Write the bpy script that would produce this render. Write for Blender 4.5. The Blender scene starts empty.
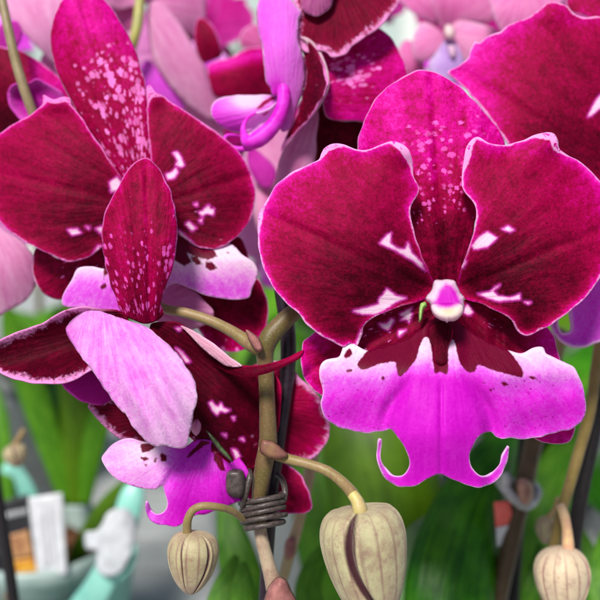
import bpy, bmesh, math, random
import numpy as np
from mathutils import Vector, Matrix, Euler
from mathutils.geometry import delaunay_2d_cdt

random.seed(7)
SC = bpy.context.scene
COL = SC.collection
R = math.radians

# ------------------------------------------------------------------ view frame
S = 0.0003            # metres per photo pixel in the plane of focus
D = 0.24              # lens to plane of focus
PITCH = R(12)
O = np.array([0.0, 0.0, 0.30])
RT = np.array([1.0, 0, 0])
FW = np.array([0, math.cos(PITCH), -math.sin(PITCH)])
UP = np.array([0, math.sin(PITCH), math.cos(PITCH)])

def view(p, d):
    """photo pixel + depth behind the plane of focus in mm -> world"""
    p = np.atleast_2d(np.asarray(p, float)); d = np.broadcast_to(np.asarray(d, float), (len(p),)) * 0.001
    k = (D + d) / D * S
    x = (p[:, 0] - 300) * k; z = (300 - p[:, 1]) * k
    return O + x[:, None] * RT + d[:, None] * FW + z[:, None] * UP

def V1(px, py, d): return Vector(view([(px, py)], d)[0])

# ------------------------------------------------------------------ colour
def lin(c):
    def f(v):
        v /= 255.0
        return v / 12.92 if v <= 0.04045 else ((v + 0.055) / 1.055) ** 2.4
    return (f(c[0]), f(c[1]), f(c[2]), 1.0)

class NT:
    def __init__(s, name):
        s.m = bpy.data.materials.new(name); s.m.use_nodes = True
        s.t = s.m.node_tree; s.t.nodes.clear()
        s.out = s.n('ShaderNodeOutputMaterial')
    def n(s, k, **kw):
        o = s.t.nodes.new(k)
        for a, v in kw.items(): setattr(o, a, v)
        return o
    def set(s, sock, v):
        if isinstance(v, bpy.types.NodeSocket): s.t.links.new(v, sock)
        elif v is not None: sock.default_value = v
    def math(s, op, a, b=None, c=None, clamp=False):
        o = s.n('ShaderNodeMath', operation=op, use_clamp=clamp)
        s.set(o.inputs[0], a)
        if b is not None: s.set(o.inputs[1], b)
        if c is not None: s.set(o.inputs[2], c)
        return o.outputs[0]
    def attr(s, name):
        return s.n('ShaderNodeAttribute', attribute_name=name)
    def smooth(s, x, lo, hi):
        o = s.n('ShaderNodeMapRange', interpolation_type='SMOOTHSTEP')
        s.set(o.inputs[0], x); s.set(o.inputs[1], lo); s.set(o.inputs[2], hi)
        return o.outputs[0]
    def mix(s, f, a, b, blend='MIX'):
        o = s.n('ShaderNodeMix', data_type='RGBA', blend_type=blend)
        s.set(o.inputs[0], f); s.set(o.inputs[6], a); s.set(o.inputs[7], b)
        return o.outputs[2]
    def ramp(s, f, stops):
        o = s.n('ShaderNodeValToRGB')
        e = o.color_ramp.elements
        while len(e) < len(stops): e.new(0.5)
        for el, (p, c) in zip(e, stops): el.position = p; el.color = lin(c)
        s.set(o.inputs[0], f)
        return o.outputs[0]
    def noise(s, vec, scale=1.0, detail=3.0, rough=0.55, dist=0.0):
        o = s.n('ShaderNodeTexNoise')
        if vec is not None: s.set(o.inputs['Vector'], vec)
        o.inputs['Scale'].default_value = scale; o.inputs['Detail'].default_value = detail
        o.inputs['Roughness'].default_value = rough; o.inputs['Distortion'].default_value = dist
        return o.outputs[0]
    def vscale(s, vec, xyz):
        o = s.n('ShaderNodeVectorMath', operation='MULTIPLY')
        s.set(o.inputs[0], vec); o.inputs[1].default_value = xyz
        return o.outputs[0]
    def bump(s, h, dist, strength=1.0, normal=None):
        o = s.n('ShaderNodeBump')
        s.set(o.inputs['Height'], h); o.inputs['Distance'].default_value = dist
        o.inputs['Strength'].default_value = strength
        if normal is not None: s.set(o.inputs['Normal'], normal)
        return o.outputs[0]
    def surf(s, col, rough=0.5, spec=0.4, sheen=0.0, sheen_tint=(1, 1, 1, 1), normal=None, trans=0.0, coat=0.0, metallic=0.0):
        b = s.n('ShaderNodeBsdfPrincipled')
        s.set(b.inputs['Base Color'], col); s.set(b.inputs['Roughness'], rough)
        b.inputs['Specular IOR Level'].default_value = spec
        b.inputs['Sheen Weight'].default_value = sheen; b.inputs['Sheen Tint'].default_value = sheen_tint
        b.inputs['Sheen Roughness'].default_value = 0.45
        b.inputs['Coat Weight'].default_value = coat; b.inputs['Metallic'].default_value = metallic
        if normal is not None: s.set(b.inputs['Normal'], normal)
        res = b.outputs[0]
        if trans > 0:
            t = s.n('ShaderNodeBsdfTranslucent'); s.set(t.inputs[0], col)
            mx = s.n('ShaderNodeMixShader'); mx.inputs[0].default_value = trans
            s.t.links.new(res, mx.inputs[1]); s.t.links.new(t.outputs[0], mx.inputs[2]); res = mx.outputs[0]
        s.t.links.new(res, s.out.inputs[0])
        return s.m

def tissue(name, stops, rim=(238, 140, 208), rimw=2.0, vein=0.25, mottle=0.25, fine=0.15, veink=22.0,
           spotcol=(250, 150, 225), spotk=(13.0, 0.11), spotsize=0.36, markcol=(248, 208, 236), markhalo=(225, 60, 190), marksoft=1.1,
           darkcol=(118, 0, 48), rough=0.52, spec=0.06, sheen=0.03, sheen_tint=(255, 80, 110), trans=0.16, bump=0.00045, teeth=0.0):
    """petal tissue: pigment follows the petal's own coordinates (attributes edge, pc = angle/radius/u, xy, tone, spot, mark, dark)"""
    s = NT(name)
    pc = s.attr('pc').outputs['Vector']; xy = s.attr('xy').outputs['Vector']
    edge = s.attr('edge').outputs['Fac']; tone = s.attr('tone').outputs['Fac']
    spot = s.attr('spot').outputs['Fac']; mark = s.attr('mark').outputs['Fac']; dark = s.attr('dark').outputs['Fac']
    nv = s.noise(s.vscale(pc, (veink, 0.022, 0)), 1.0, 3.0, 0.6)
    nv2 = s.noise(s.vscale(pc, (veink * 2.6, 0.05, 0)), 1.0, 2.0, 0.6)
    nm = s.noise(s.vscale(xy, (0.055, 0.055, 1)), 1.0, 4.0, 0.6)
    nf = s.noise(s.vscale(xy, (0.34, 0.34, 1)), 1.0, 5.0, 0.78, 0.8)
    def off(n, k): return s.math('MULTIPLY', s.math('SUBTRACT', n, 0.5), k)
    nq = s.noise(s.vscale(xy, (0.16, 0.16, 1)), 1.0, 4.0, 0.65, 0.8)
    t = s.math('ADD', tone, off(nv, vein * 2))
    t = s.math('ADD', t, off(nv2, vein * 0.35))
    t = s.math('ADD', t, off(nq, mottle * 1.7))
    t = s.math('ADD', t, off(nm, mottle * 2))
    t = s.math('ADD', t, off(nf, fine * 2))
    col = s.ramp(t, stops)
    # pale margin, its inner border toothed along the veins
    e2 = s.math('ADD', edge, s.math('ADD', off(nv, teeth * 0.7), off(nq, teeth * 1.5)))
    nl = s.noise(s.vscale(xy, (0.035, 0.035, 1)), 1.0, 2.0, 0.5)
    e2 = s.math('ADD', e2, off(nl, rimw * 3.0 + 1.0))
    e2 = s.math('ADD', e2, s.math('MULTIPLY', off(nq, 46.0), s.math('SUBTRACT', 1.0, s.smooth(edge, -3.0, 0.3))))
    rimf = s.math('SUBTRACT', 1.0, s.smooth(e2, rimw * 0.1, rimw * 1.9 + teeth * 0.15))
    rimf = s.math('MULTIPLY', rimf, 0.92)
    # dots in rows along the veins
    vo = s.n('ShaderNodeTexVoronoi', feature='F1')
    vo.inputs['Scale'].default_value = 1.0; vo.inputs['Randomness'].default_value = 0.85
    wob = s.n('ShaderNodeVectorMath', operation='ADD')
    s.set(wob.inputs[0], s.vscale(pc, (spotk[0], spotk[1], 0)))
    cmb = s.n('ShaderNodeCombineXYZ'); s.set(cmb.inputs[0], off(nf, 1.1)); s.set(cmb.inputs[1], off(nq, 1.3))
    s.set(wob.inputs[1], cmb.outputs[0])
    s.set(vo.inputs['Vector'], wob.outputs[0])
    rnd = s.n('ShaderNodeSeparateColor'); s.set(rnd.inputs[0], vo.outputs['Color'])
    rad = s.math('MULTIPLY', s.math('MULTIPLY', spot, s.math('MULTIPLY_ADD', rnd.outputs[0], 1.5, -0.12)), spotsize)
    sf = s.smooth(s.math('SUBTRACT', rad, vo.outputs['Distance']), -0.10, 0.12)
    sf = s.math('MULTIPLY', sf, s.math('MULTIPLY_ADD', rnd.outputs[1], 0.55, 0.45))
    sf = s.math('MULTIPLY', sf, s.smooth(spot, 0.02, 0.12))
    col = s.mix(sf, col, lin(spotcol))
    # dark patches
    dk = s.math('ADD', s.math('ADD', dark, off(nf, 2.2)), off(nq, 2.4))
    darkvar = s.mix(nf, lin(tuple(int(v * 0.72) for v in darkcol)), lin(tuple(min(255, int(v * 1.2)) for v in darkcol)))
    col = s.mix(s.smooth(dk, -0.9, 0.9), col, darkvar)
    # pale blotches with a magenta border
    mk = s.math('ADD', s.math('ADD', mark, off(nf, 2.2)), off(nq, 1.8))
    col = s.mix(s.smooth(mk, -marksoft - 2.2, marksoft), col, lin(markhalo))
    col = s.mix(s.smooth(mk, -marksoft, marksoft + 0.7), col, lin(markcol))
    sepu = s.n('ShaderNodeSeparateXYZ'); s.set(sepu.inputs[0], pc)
    rimf = s.math('MULTIPLY', rimf, s.smooth(sepu.outputs[2], 0.06, 0.30))
    rimf = s.math('MULTIPLY', rimf, s.math('SUBTRACT', 1.0, s.smooth(dk, -2.5, 0.0)))
    col = s.mix(rimf, col, lin(rim))
    h = s.math('ADD', s.math('MULTIPLY', nv, 1.3), s.math('MULTIPLY', nf, 0.22))
    h = s.math('ADD', h, s.math('MULTIPLY', nq, 0.35))
    nrm = s.bump(h, bump)
    ro = s.math('MULTIPLY_ADD', nf, 0.25, rough - 0.1)
    return s.surf(col, ro, spec, sheen, lin(sheen_tint), nrm, trans)

def simple(name, c1, c2, scale=40.0, rough=0.5, spec=0.4, bump=0.0, detail=4.0, stretch=(1, 1, 1), trans=0.0, coat=0.0, metallic=0.0, contrast=(0.3, 0.7)):
    s = NT(name)
    tc = s.n('ShaderNodeTexCoord')
    v = s.vscale(tc.outputs['Object'], stretch)
    n = s.noise(v, scale, detail, 0.6)
    col = s.mix(s.smooth(n, contrast[0], contrast[1]), lin(c1), lin(c2))
    nrm = s.bump(n, bump) if bump else None
    return s.surf(col, rough, spec, 0, (1, 1, 1, 1), nrm, trans, coat, metallic)

# ------------------------------------------------------------------ 2-D tools
def cr_closed(pts, step, closed=True):
    P = np.asarray(pts, float); n = len(P); out = []
    rng = range(n) if closed else range(n - 1)
    for i in rng:
        if closed: a, b, c, d = P[(i - 1) % n], P[i], P[(i + 1) % n], P[(i + 2) % n]
        else: a, b, c, d = P[max(i - 1, 0)], P[i], P[i + 1], P[min(i + 2, n - 1)]
        L = np.linalg.norm(c - b)
        if L < 1e-6: continue
        t1 = np.minimum(np.linalg.norm(c - a), 2.2 * L) ; t2 = np.minimum(np.linalg.norm(d - b), 2.2 * L)
        m1 = (c - a) / max(np.linalg.norm(c - a), 1e-6) * t1 * 0.5 if np.linalg.norm(b - a) > 1e-6 else (c - b)
        m2 = (d - b) / max(np.linalg.norm(d - b), 1e-6) * t2 * 0.5 if np.linalg.norm(d - c) > 1e-6 else (c - b)
        k = max(1, int(math.ceil(L / step)))
        t = np.linspace(0, 1, k, endpoint=False)[:, None]
        out.append((2*t**3-3*t**2+1)*b + (t**3-2*t**2+t)*m1 + (-2*t**3+3*t**2)*c + (t**3-t**2)*m2)
    if not closed: out.append(P[-1:])
    return np.concatenate(out)

def sdf(poly, P):
    """signed distance, positive inside"""
    A = poly; B = np.roll(poly, -1, axis=0)
    best = np.full(len(P), 1e18); ins = np.zeros(len(P), bool)
    for lo in range(0, len(P), 4000):
        q = P[lo:lo + 4000]
        ab = B - A; L2 = (ab ** 2).sum(1) + 1e-12
        ap = q[:, None, :] - A[None]
        t = np.clip((ap * ab[None]).sum(2) / L2[None], 0, 1)
        dd = ((ap - t[..., None] * ab[None]) ** 2).sum(2)
        best[lo:lo + 4000] = np.sqrt(dd.min(1))
        y = q[:, 1:2]
        cond = (A[None, :, 1] > y) != (B[None, :, 1] > y)
        den = np.where(np.abs(B[:, 1] - A[:, 1]) < 1e-12, 1e-12, B[:, 1] - A[:, 1])
        xi = A[None, :, 0] + (y - A[None, :, 1]) * ((B[:, 0] - A[:, 0]) / den)[None]
        ins[lo:lo + 4000] = ((cond & (q[:, 0:1] < xi)).sum(1) % 2) == 1
    return np.where(ins, best, -best)

def polys(lst, step=1.2, curved=False):
    Q = [cr_closed(p, step) if curved else np.array(p, float) for p in lst]
    def f(c):
        out = np.full(len(c.p), -30.0)
        for q in Q:
            lo, hi = q.min(0) - 14, q.max(0) + 14
            m = ((c.p > lo) & (c.p < hi)).all(1)
            if m.any(): out[m] = np.maximum(out[m], sdf(q, c.p[m]))
        return out
    return f

def nz(p, scale, seed):
    rs = np.random.RandomState(seed); o = np.zeros(len(p))
    for i in range(7):
        a = rs.uniform(0, 6.28); f = scale * rs.uniform(0.5, 1.8); ph = rs.uniform(0, 6.28)
        o += np.sin((p[:, 0] * math.cos(a) + p[:, 1] * math.sin(a)) * f + ph)
    return o / 3.0

def sst(x, a, b):
    t = np.clip((x - a) / (b - a), 0, 1); return t * t * (3 - 2 * t)

class Ctx: pass

# ------------------------------------------------------------------ object makers
def thing(name, label, cat, loc, group=None):
    o = bpy.data.objects.new(name, None); COL.objects.link(o)
    o.location = loc; o.empty_display_size = 0.01
    o['label'] = label; o['category'] = cat
    if group: o['group'] = group
    return o

def wloc(o):
    v = Vector(o.location)
    while o.parent is not None:
        o = o.parent; v += Vector(o.location)
    return v

def link(name, verts, faces, mats, root=None, smooth=True):
    me = bpy.data.meshes.new(name)
    verts = np.asarray(verts, float)
    if root is not None: verts = verts - np.array(wloc(root))
    me.from_pydata([tuple(v) for v in verts], [], [tuple(f) for f in faces])
    for m in (mats if isinstance(mats, (list, tuple)) else [mats]): me.materials.append(m)
    if smooth: me.polygons.foreach_set('use_smooth', [True] * len(me.polygons))
    me.update()
    o = bpy.data.objects.new(name, me); COL.objects.link(o)
    if root is not None: o.parent = root
    return o

def fattr(me, name, arr):
    a = me.attributes.new(name, 'FLOAT', 'POINT'); a.data.foreach_set('value', np.asarray(arr, np.float32))
def vattr(me, name, arr):
    a = me.attributes.new(name, 'FLOAT_VECTOR', 'POINT'); a.data.foreach_set('vector', np.asarray(arr, np.float32).ravel())

SEED = [0]
def default_tone(c): return 0.36 + 0.4 * np.exp(-c.edge / 12) - 0.22 * np.exp(-(c.u / 0.3) ** 2)

def sheet(name, outline, frame, depth, mats, root, h=2.6, th=0.45, mp=view, ruffle=(0.5, 0.25), tone=default_tone,
          spot=None, mark=None, dark=None, label=None, rimadd=None):
    """a thin organ: outline + relief. frame = (base, tip, half width) gives the organ its own coordinates."""
    SEED[0] += 1; seed = SEED[0]
    poly = cr_closed(outline, h * 0.7)
    if ruffle[0]:
        t = np.roll(poly, -1, 0) - np.roll(poly, 1, 0); t /= np.linalg.norm(t, axis=1)[:, None] + 1e-9
        nn = np.stack([t[:, 1], -t[:, 0]], 1)
        poly = poly + nn * (ruffle[0] * nz(poly, ruffle[1], seed))[:, None]
    lo, hi = poly.min(0), poly.max(0)
    xs = np.arange(lo[0], hi[0], h); ys = np.arange(lo[1], hi[1], h * 0.866)
    gx, gy = np.meshgrid(xs, ys); gx = gx + (np.arange(len(ys)) % 2)[:, None] * h * 0.5
    g = np.stack([gx.ravel(), gy.ravel()], 1)
    g = g[sdf(poly, g) > 0.5 * h]
    n = len(poly)
    allp = np.concatenate([poly, g])
    vs, es, fs, _, _, _ = delaunay_2d_cdt([Vector(p) for p in allp], [(i, (i + 1) % n) for i in range(n)], [list(range(n))], 1, 1e-5)
    P = np.array([(v.x, v.y) for v in vs]); fs = [list(f) for f in fs]
    c = Ctx(); c.p = P; c.edge = np.abs(sdf(poly, P)); c.poly = poly
    B, T, W = np.array(frame[0], float), np.array(frame[1], float), frame[2]
    ax = T - B; L = np.linalg.norm(ax); ax /= L; cx = np.array([-ax[1], ax[0]])
    q = P - B
    c.u = q @ ax / L; c.v = q @ cx / W
    c.th = np.arctan2(q @ cx, q @ ax + 0.18 * L); c.r = np.hypot(q @ cx, q @ ax + 0.18 * L)
    c.seed = seed
    dd = depth(c)
    W3 = mp(P, dd)
    # every face towards the lens side of its mapping
    f0 = np.array(fs)
    v0, v1, v2 = P[f0[:, 0]], P[f0[:, 1]], P[f0[:, 2]]
    ar = (v1[:, 0]-v0[:, 0])*(v2[:, 1]-v0[:, 1]) - (v1[:, 1]-v0[:, 1])*(v2[:, 0]-v0[:, 0])
    fs = [f if a < 0 else f[::-1] for f, a in zip(fs, ar)]
    o = link(name, W3, fs, mats, root)
    me = o.data
    fattr(me, 'edge', c.edge - (rimadd(c) if rimadd else 0))
    vattr(me, 'pc', np.stack([c.th + seed * 3.7, c.r, c.u], 1))
    vattr(me, 'xy', np.stack([P[:, 0] + seed * 31, P[:, 1], np.zeros(len(P))], 1))
    fattr(me, 'tone', tone(c))
    if spot: fattr(me, 'spot', spot(c))
    if dark: fattr(me, 'dark', dark(c))
    else: fattr(me, 'dark', np.full(len(P), -30.0))
    if mark: fattr(me, 'mark', mark(c))
    else: fattr(me, 'mark', np.full(len(P), -30.0))
    so = o.modifiers.new('thickness', 'SOLIDIFY')
    so.thickness = th * 0.001; so.offset = -1
    if isinstance(mats, (list, tuple)) and len(mats) > 1: so.material_offset = 1
    if label: o['label'] = label
    return o

def relief(d0, d1, arch=0, cup=0, rim=0, rw=8, groove=0, gw=0.07, rip=0, rips=0.06, extra=None, ridges=0):
    def f(c):
        u = np.clip(c.u, -0.3, 1.3)
        d = d0 + (d1 - d0) * u + arch * np.sin(np.pi * np.clip(u, 0, 1)) + cup * c.v ** 2
        d = d + rim * np.exp(-c.edge / rw) + groove * np.exp(-(c.v / gw) ** 2)
        if rip: d = d + rip * nz(c.p, rips, c.seed + 50) * (0.25 + np.exp(-c.edge / 18))
        if ridges: d = d + ridges * np.sin(c.th * 26 + 1.5 * nz(c.p, 0.03, c.seed)) * sst(c.r, 10, 60)
        if extra: d = d + extra(c)
        return d
    return f

def dome(d0, H, Rr, tilt=None):
    def f(c):
        e = np.clip(c.edge / Rr, 0, 1)
        d = d0 - H * np.sqrt(np.clip(1 - (1 - e) ** 2, 0, 1))
        if tilt: d = d + tilt(c)
        return d
    return f

def tube_mesh(pts, radii, n=14, step=None, wob=0.0, seed=1):
    """pts world Vectors, radii metres -> verts, faces, (along, around)"""
    P = np.array([tuple(p) for p in pts]); r = np.asarray(radii, float)
    K = 8
    t = np.linspace(0, len(P) - 1, (len(P) - 1) * K + 1)
    def cr(A):
        i = np.clip(t.astype(int), 0, len(A) - 2); f = (t - i)
        a = A[np.clip(i - 1, 0, len(A) - 1)]; b = A[i]; c_ = A[i + 1]; d_ = A[np.clip(i + 2, 0, len(A) - 1)]
        if A.ndim > 1: f = f[:, None]
        return 0.5 * ((2*b) + (-a + c_)*f + (2*a - 5*b + 4*c_ - d_)*f**2 + (-a + 3*b - 3*c_ + d_)*f**3)
    C = cr(P); rr = np.maximum(cr(r), 1e-5)
    T = np.gradient(C, axis=0); T /= np.linalg.norm(T, axis=1)[:, None] + 1e-12
    ref = np.array([0.13, -1.0, 0.21]); ref /= np.linalg.norm(ref)
    N = ref - T[0] * (ref @ T[0]); N /= np.linalg.norm(N)
    rs = np.random.RandomState(seed)
    vs, fs = [], []
    ang = np.linspace(0, 2 * np.pi, n, endpoint=False)
    for i in range(len(C)):
        N = N - T[i] * (N @ T[i]); N /= np.linalg.norm(N)
        Bn = np.cross(T[i], N)
        ri = rr[i] * (1 + wob * rs.uniform(-1, 1))
        vs.extend(C[i] + ri * (math.cos(a) * N + math.sin(a) * Bn) for a in ang)
    for i in range(len(C) - 1):
        for j in range(n):
            a = i * n + j; b = i * n + (j + 1) % n
            fs.append((a, b, b + n, a + n))
    vs.append(C[0] - T[0] * rr[0] * 0.4); vs.append(C[-1] + T[-1] * rr[-1] * 0.6)
    k = len(vs)
    for j in range(n):
        fs.append((k - 2, (j + 1) % n, j)); fs.append((k - 1, (len(C) - 1) * n + j, (len(C) - 1) * n + (j + 1) % n))
    return vs, fs

def vtube(name, pts, mat, root, n=14, wob=0.02):
    """pts: (px, py, depth mm, radius px at that depth)"""
    P = [V1(a, b, c) for a, b, c, _ in pts]
    rad = [r * S * (D + c * .001) / D for _, _, c, r in pts]
    vs, fs = tube_mesh(P, rad, n, wob=wob, seed=abs(len(pts) + int(pts[0][0])))
    return link(name, vs, fs, mat, root)

def strap(name, pts, mat, root, fold=0.25, th=0.9, nx=9, twist=0.0, mp=None):
    """a strap leaf: pts (px, py, depth, half width px); keeled along its midrib"""
    P = np.array([tuple(V1(a, b, c)) for a, b, c, _ in pts]); W = np.array([w * S * (D + c * .001) / D for _, _, c, w in pts])
    K = 8; t = np.linspace(0, len(P) - 1, (len(P) - 1) * K + 1)
    def cr(A):
        i = np.clip(t.astype(int), 0, len(A) - 2); f = (t - i)
        a = A[np.clip(i - 1, 0, len(A) - 1)]; b = A[i]; c_ = A[i + 1]; d_ = A[np.clip(i + 2, 0, len(A) - 1)]
        if A.ndim > 1: f = f[:, None]
        return 0.5 * ((2*b) + (-a + c_)*f + (2*a - 5*b + 4*c_ - d_)*f**2 + (-a + 3*b - 3*c_ + d_)*f**3)
    C = cr(P); w = np.maximum(cr(W), 2e-4)
    T = np.gradient(C, axis=0); T /= np.linalg.norm(T, axis=1)[:, None] + 1e-12
    vs, fs, uv = [], [], []
    for i in range(len(C)):
        sd = np.cross(FW, T[i]); sd /= np.linalg.norm(sd) + 1e-9
        nn = np.cross(T[i], sd)
        a = twist * (i / len(C) - .5); sd2 = sd * math.cos(a) + nn * math.sin(a); nn2 = np.cross(T[i], sd2)
        for j in range(nx):
            x = -1 + 2 * j / (nx - 1)
            vs.append(C[i] + sd2 * w[i] * x + nn2 * w[i] * fold * (x * x - 0.5) )
            uv.append((x, i / len(C) * 10, 0))
    for i in range(len(C) - 1):
        for j in range(nx - 1):
            a = i * nx + j; fs.append((a, a + 1, a + nx + 1, a + nx))
    o = link(name, vs, fs, mat, root)
    vattr(o.data, 'leafuv', np.array(uv))
    so = o.modifiers.new('thickness', 'SOLIDIFY'); so.thickness = th * 0.001; so.offset = 0
    return o

def box_faces(): return [(0,1,3,2),(4,6,7,5),(0,4,5,1),(2,3,7,6),(0,2,6,4),(1,5,7,3)]
def box(lo, hi):
    v = [(x, y, z) for x in (lo[0], hi[0]) for y in (lo[1], hi[1]) for z in (lo[2], hi[2])]
    return v, box_faces()
class MB:
    def __init__(s): s.v = []; s.f = []
    def add(s, vf):
        k = len(s.v); s.v.extend(tuple(map(float, v)) for v in vf[0]); s.f.extend(tuple(i + k for i in f) for f in vf[1]); return s
    def box(s, lo, hi): return s.add(box(lo, hi))
    def build(s, name, mat, root=None, bevel=0.0, smooth=False):
        o = link(name, s.v, s.f, mat, root, smooth)
        if bevel:
            b = o.modifiers.new('bevel', 'BEVEL'); b.width = bevel; b.segments = 2; b.limit_method = 'ANGLE'
        return o
def lathe(profile, n=40, center=(0, 0, 0)):
    vs, fs = [], []
    m = len(profile)
    for k in range(n):
        a = 2 * math.pi * k / n
        for r, z in profile: vs.append((center[0] + r * math.cos(a), center[1] + r * math.sin(a), center[2] + z))
    for k in range(n):
        for j in range(m - 1):
            a = k * m + j; b = ((k + 1) % n) * m + j
            fs.append((a, b, b + 1, a + 1))
    return vs, fs
# ------------------------------------------------------------------ pigments
CRIMSON = [(0.0, (66, 0, 20)), (0.22, (116, 0, 42)), (0.46, (162, 0, 68)), (0.72, (214, 2, 146)), (1.0, (232, 60, 196))]
M_petal = tissue('crimson_petal', CRIMSON, rim=(246, 168, 228), rimw=0.8, vein=0.16, veink=13, mottle=0.20, fine=0.40, teeth=3.0)
M_petal_soft = tissue('crimson_petal_soft', CRIMSON, rim=(238, 130, 208), rimw=0.7, vein=0.14, veink=13, mottle=0.19, fine=0.34, teeth=2.0)
M_sepal = tissue('crimson_sepal', CRIMSON, rim=(240, 150, 214), rimw=0.6, vein=0.14, mottle=0.30, fine=0.40, veink=20, spotk=(24, 0.17), spotsize=0.36, spotcol=(246, 100, 208))
M_sepal_spot = tissue('spotted_sepal', CRIMSON, rim=(240, 170, 220), rimw=0.6, vein=0.14, mottle=0.26, fine=0.34, veink=18, spotk=(27, 0.13), spotsize=0.42, spotcol=(250, 134, 222))
M_sepal_dash = tissue('dashed_sepal', CRIMSON, rim=(240, 120, 210), rimw=0.7, vein=0.20, mottle=0.26, fine=0.34, veink=26, spotk=(25, 0.13), spotsize=0.40, spotcol=(244, 96, 206))
M_frill = tissue('frilled_petal', CRIMSON, rim=(238, 150, 214), rimw=2.6, vein=0.12, mottle=0.14, fine=0.18, teeth=12.0)
M_plain = tissue('wine_petal', CRIMSON, rim=(170, 10, 70), rimw=0.8, vein=0.1, mottle=0.12, fine=0.16)
M_back = tissue('petal_back', [(0, (190, 90, 130)), (0.4, (216, 140, 172)), (0.7, (232, 176, 200)), (1, (240, 200, 220))], rim=(240, 190, 220), rimw=1.0, vein=0.2, mottle=0.12, fine=0.1, sheen=0.1)
LIPC = [(0.0, (242, 214, 240)), (0.3, (234, 160, 232)), (0.55, (218, 88, 222)), (0.8, (216, 34, 208)), (1.0, (202, 8, 194))]
M_lip = tissue('magenta_lip', LIPC, rim=(240, 190, 236), rimw=0.6, vein=0.16, mottle=0.13, fine=0.30, veink=24, spotcol=(150, 10, 130), spotk=(40, 0.26), spotsize=0.40,
               darkcol=(106, 0, 44), markcol=(244, 214, 240), markhalo=(236, 150, 226), marksoft=1.6, sheen=0.0, rough=0.45, spec=0.14, trans=0.22, bump=0.00015)
M_tendril = simple('magenta_tendril', (222, 16, 204), (240, 70, 230), 260, .45, .2, trans=.2)
M_lavender = tissue('lavender_petal_back', [(0, (214, 60, 200)), (0.3, (228, 126, 226)), (0.6, (238, 172, 238)), (1, (246, 212, 246))], rim=(236, 200, 238), rimw=0.9, vein=0.42, mottle=0.20, fine=0.24, veink=13,
                   spotcol=(200, 60, 190), spotk=(46, 0.16), spotsize=0.30, sheen=0.05, rough=0.45, bump=0.0006, trans=0.2)
M_lilac = tissue('lilac_lobe', [(0, (224, 14, 208)), (0.35, (238, 84, 234)), (0.7, (244, 140, 244)), (1, (250, 206, 248))], rim=(242, 206, 242), rimw=0.9, vein=0.14, mottle=0.08, fine=0.07, spotcol=(190, 60, 190), spotk=(50, 0.25), spotsize=0.25,
                darkcol=(160, 10, 80), sheen=0.15, trans=0.25)
M_pale = tissue('pale_pink_petal', [(0, (186, 80, 140)), (0.35, (222, 112, 180)), (0.65, (234, 150, 204)), (1, (240, 196, 220))], rim=(240, 186, 226), rimw=1.3, vein=0.42, veink=12, mottle=0.12, fine=0.08, sheen=0.2, trans=0.3)
M_dusty = tissue('dusty_pink_petal', [(0, (186, 78, 150)), (0.35, (216, 120, 182)), (0.65, (230, 158, 206)), (1, (242, 196, 226))], rim=(226, 150, 196), rimw=1.0, vein=0.42, veink=12, mottle=0.14, fine=0.08, sheen=0.2, trans=0.3)
M_violetpetal = tissue('violet_petal', [(0, (120, 0, 90)), (0.4, (158, 8, 128)), (0.7, (186, 20, 158)), (1, (210, 80, 190))], rim=(214, 70, 190), rimw=1.2, vein=0.12, mottle=0.08, fine=0.06)
M_column = tissue('white_column', [(0, (252, 218, 166)), (0.4, (252, 234, 218)), (0.75, (248, 226, 240)), (1, (246, 206, 238))], rim=(246, 226, 242), rimw=0.6, vein=0.05, mottle=0.06, fine=0.06,
                  markcol=(220, 30, 208), markhalo=(240, 160, 232), marksoft=2.2, sheen=0.0, rough=0.35, spec=0.3, trans=0.4, bump=0.0001)
M_green_bit = simple('green_tissue', (120, 165, 70), (168, 204, 120), 300, 0.45)

def stalk(name, c1, c2, c3):
    s = NT(name)
    tc = s.n('ShaderNodeTexCoord'); ob = tc.outputs['Object']
    n = s.noise(ob, 130, 4, 0.6); n2 = s.noise(ob, 2600, 2, 0.6); n3 = s.noise(s.vscale(ob, (1, 1, .12)), 900, 2, .5)
    col = s.mix(s.smooth(n, 0.35, 0.65), lin(c1), lin(c2))
    col = s.mix(s.math('MULTIPLY', s.smooth(n3, 0.5, 0.8), 0.55), col, lin(c3))
    col = s.mix(s.math('MULTIPLY', s.smooth(n2, 0.55, 0.75), 0.22), col, lin((214, 200, 168)))
    return s.surf(col, 0.42, 0.4, 0.1, normal=s.bump(n2, 0.0001))
M_stem = stalk('olive_stem', (94, 84, 42), (108, 84, 54), (92, 56, 52))
M_stem2 = stalk('grey_mauve_stem', (176, 158, 134), (150, 120, 104), (132, 78, 84))
M_pedicel = stalk('olive_pedicel', (132, 116, 66), (148, 124, 86), (128, 78, 78))
M_brown_stem = stalk('brown_stem', (70, 52, 26), (86, 64, 40), (64, 40, 30))
M_bract = simple('pink_bract', (168, 112, 108), (132, 84, 82), 260, 0.5, .25)

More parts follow.
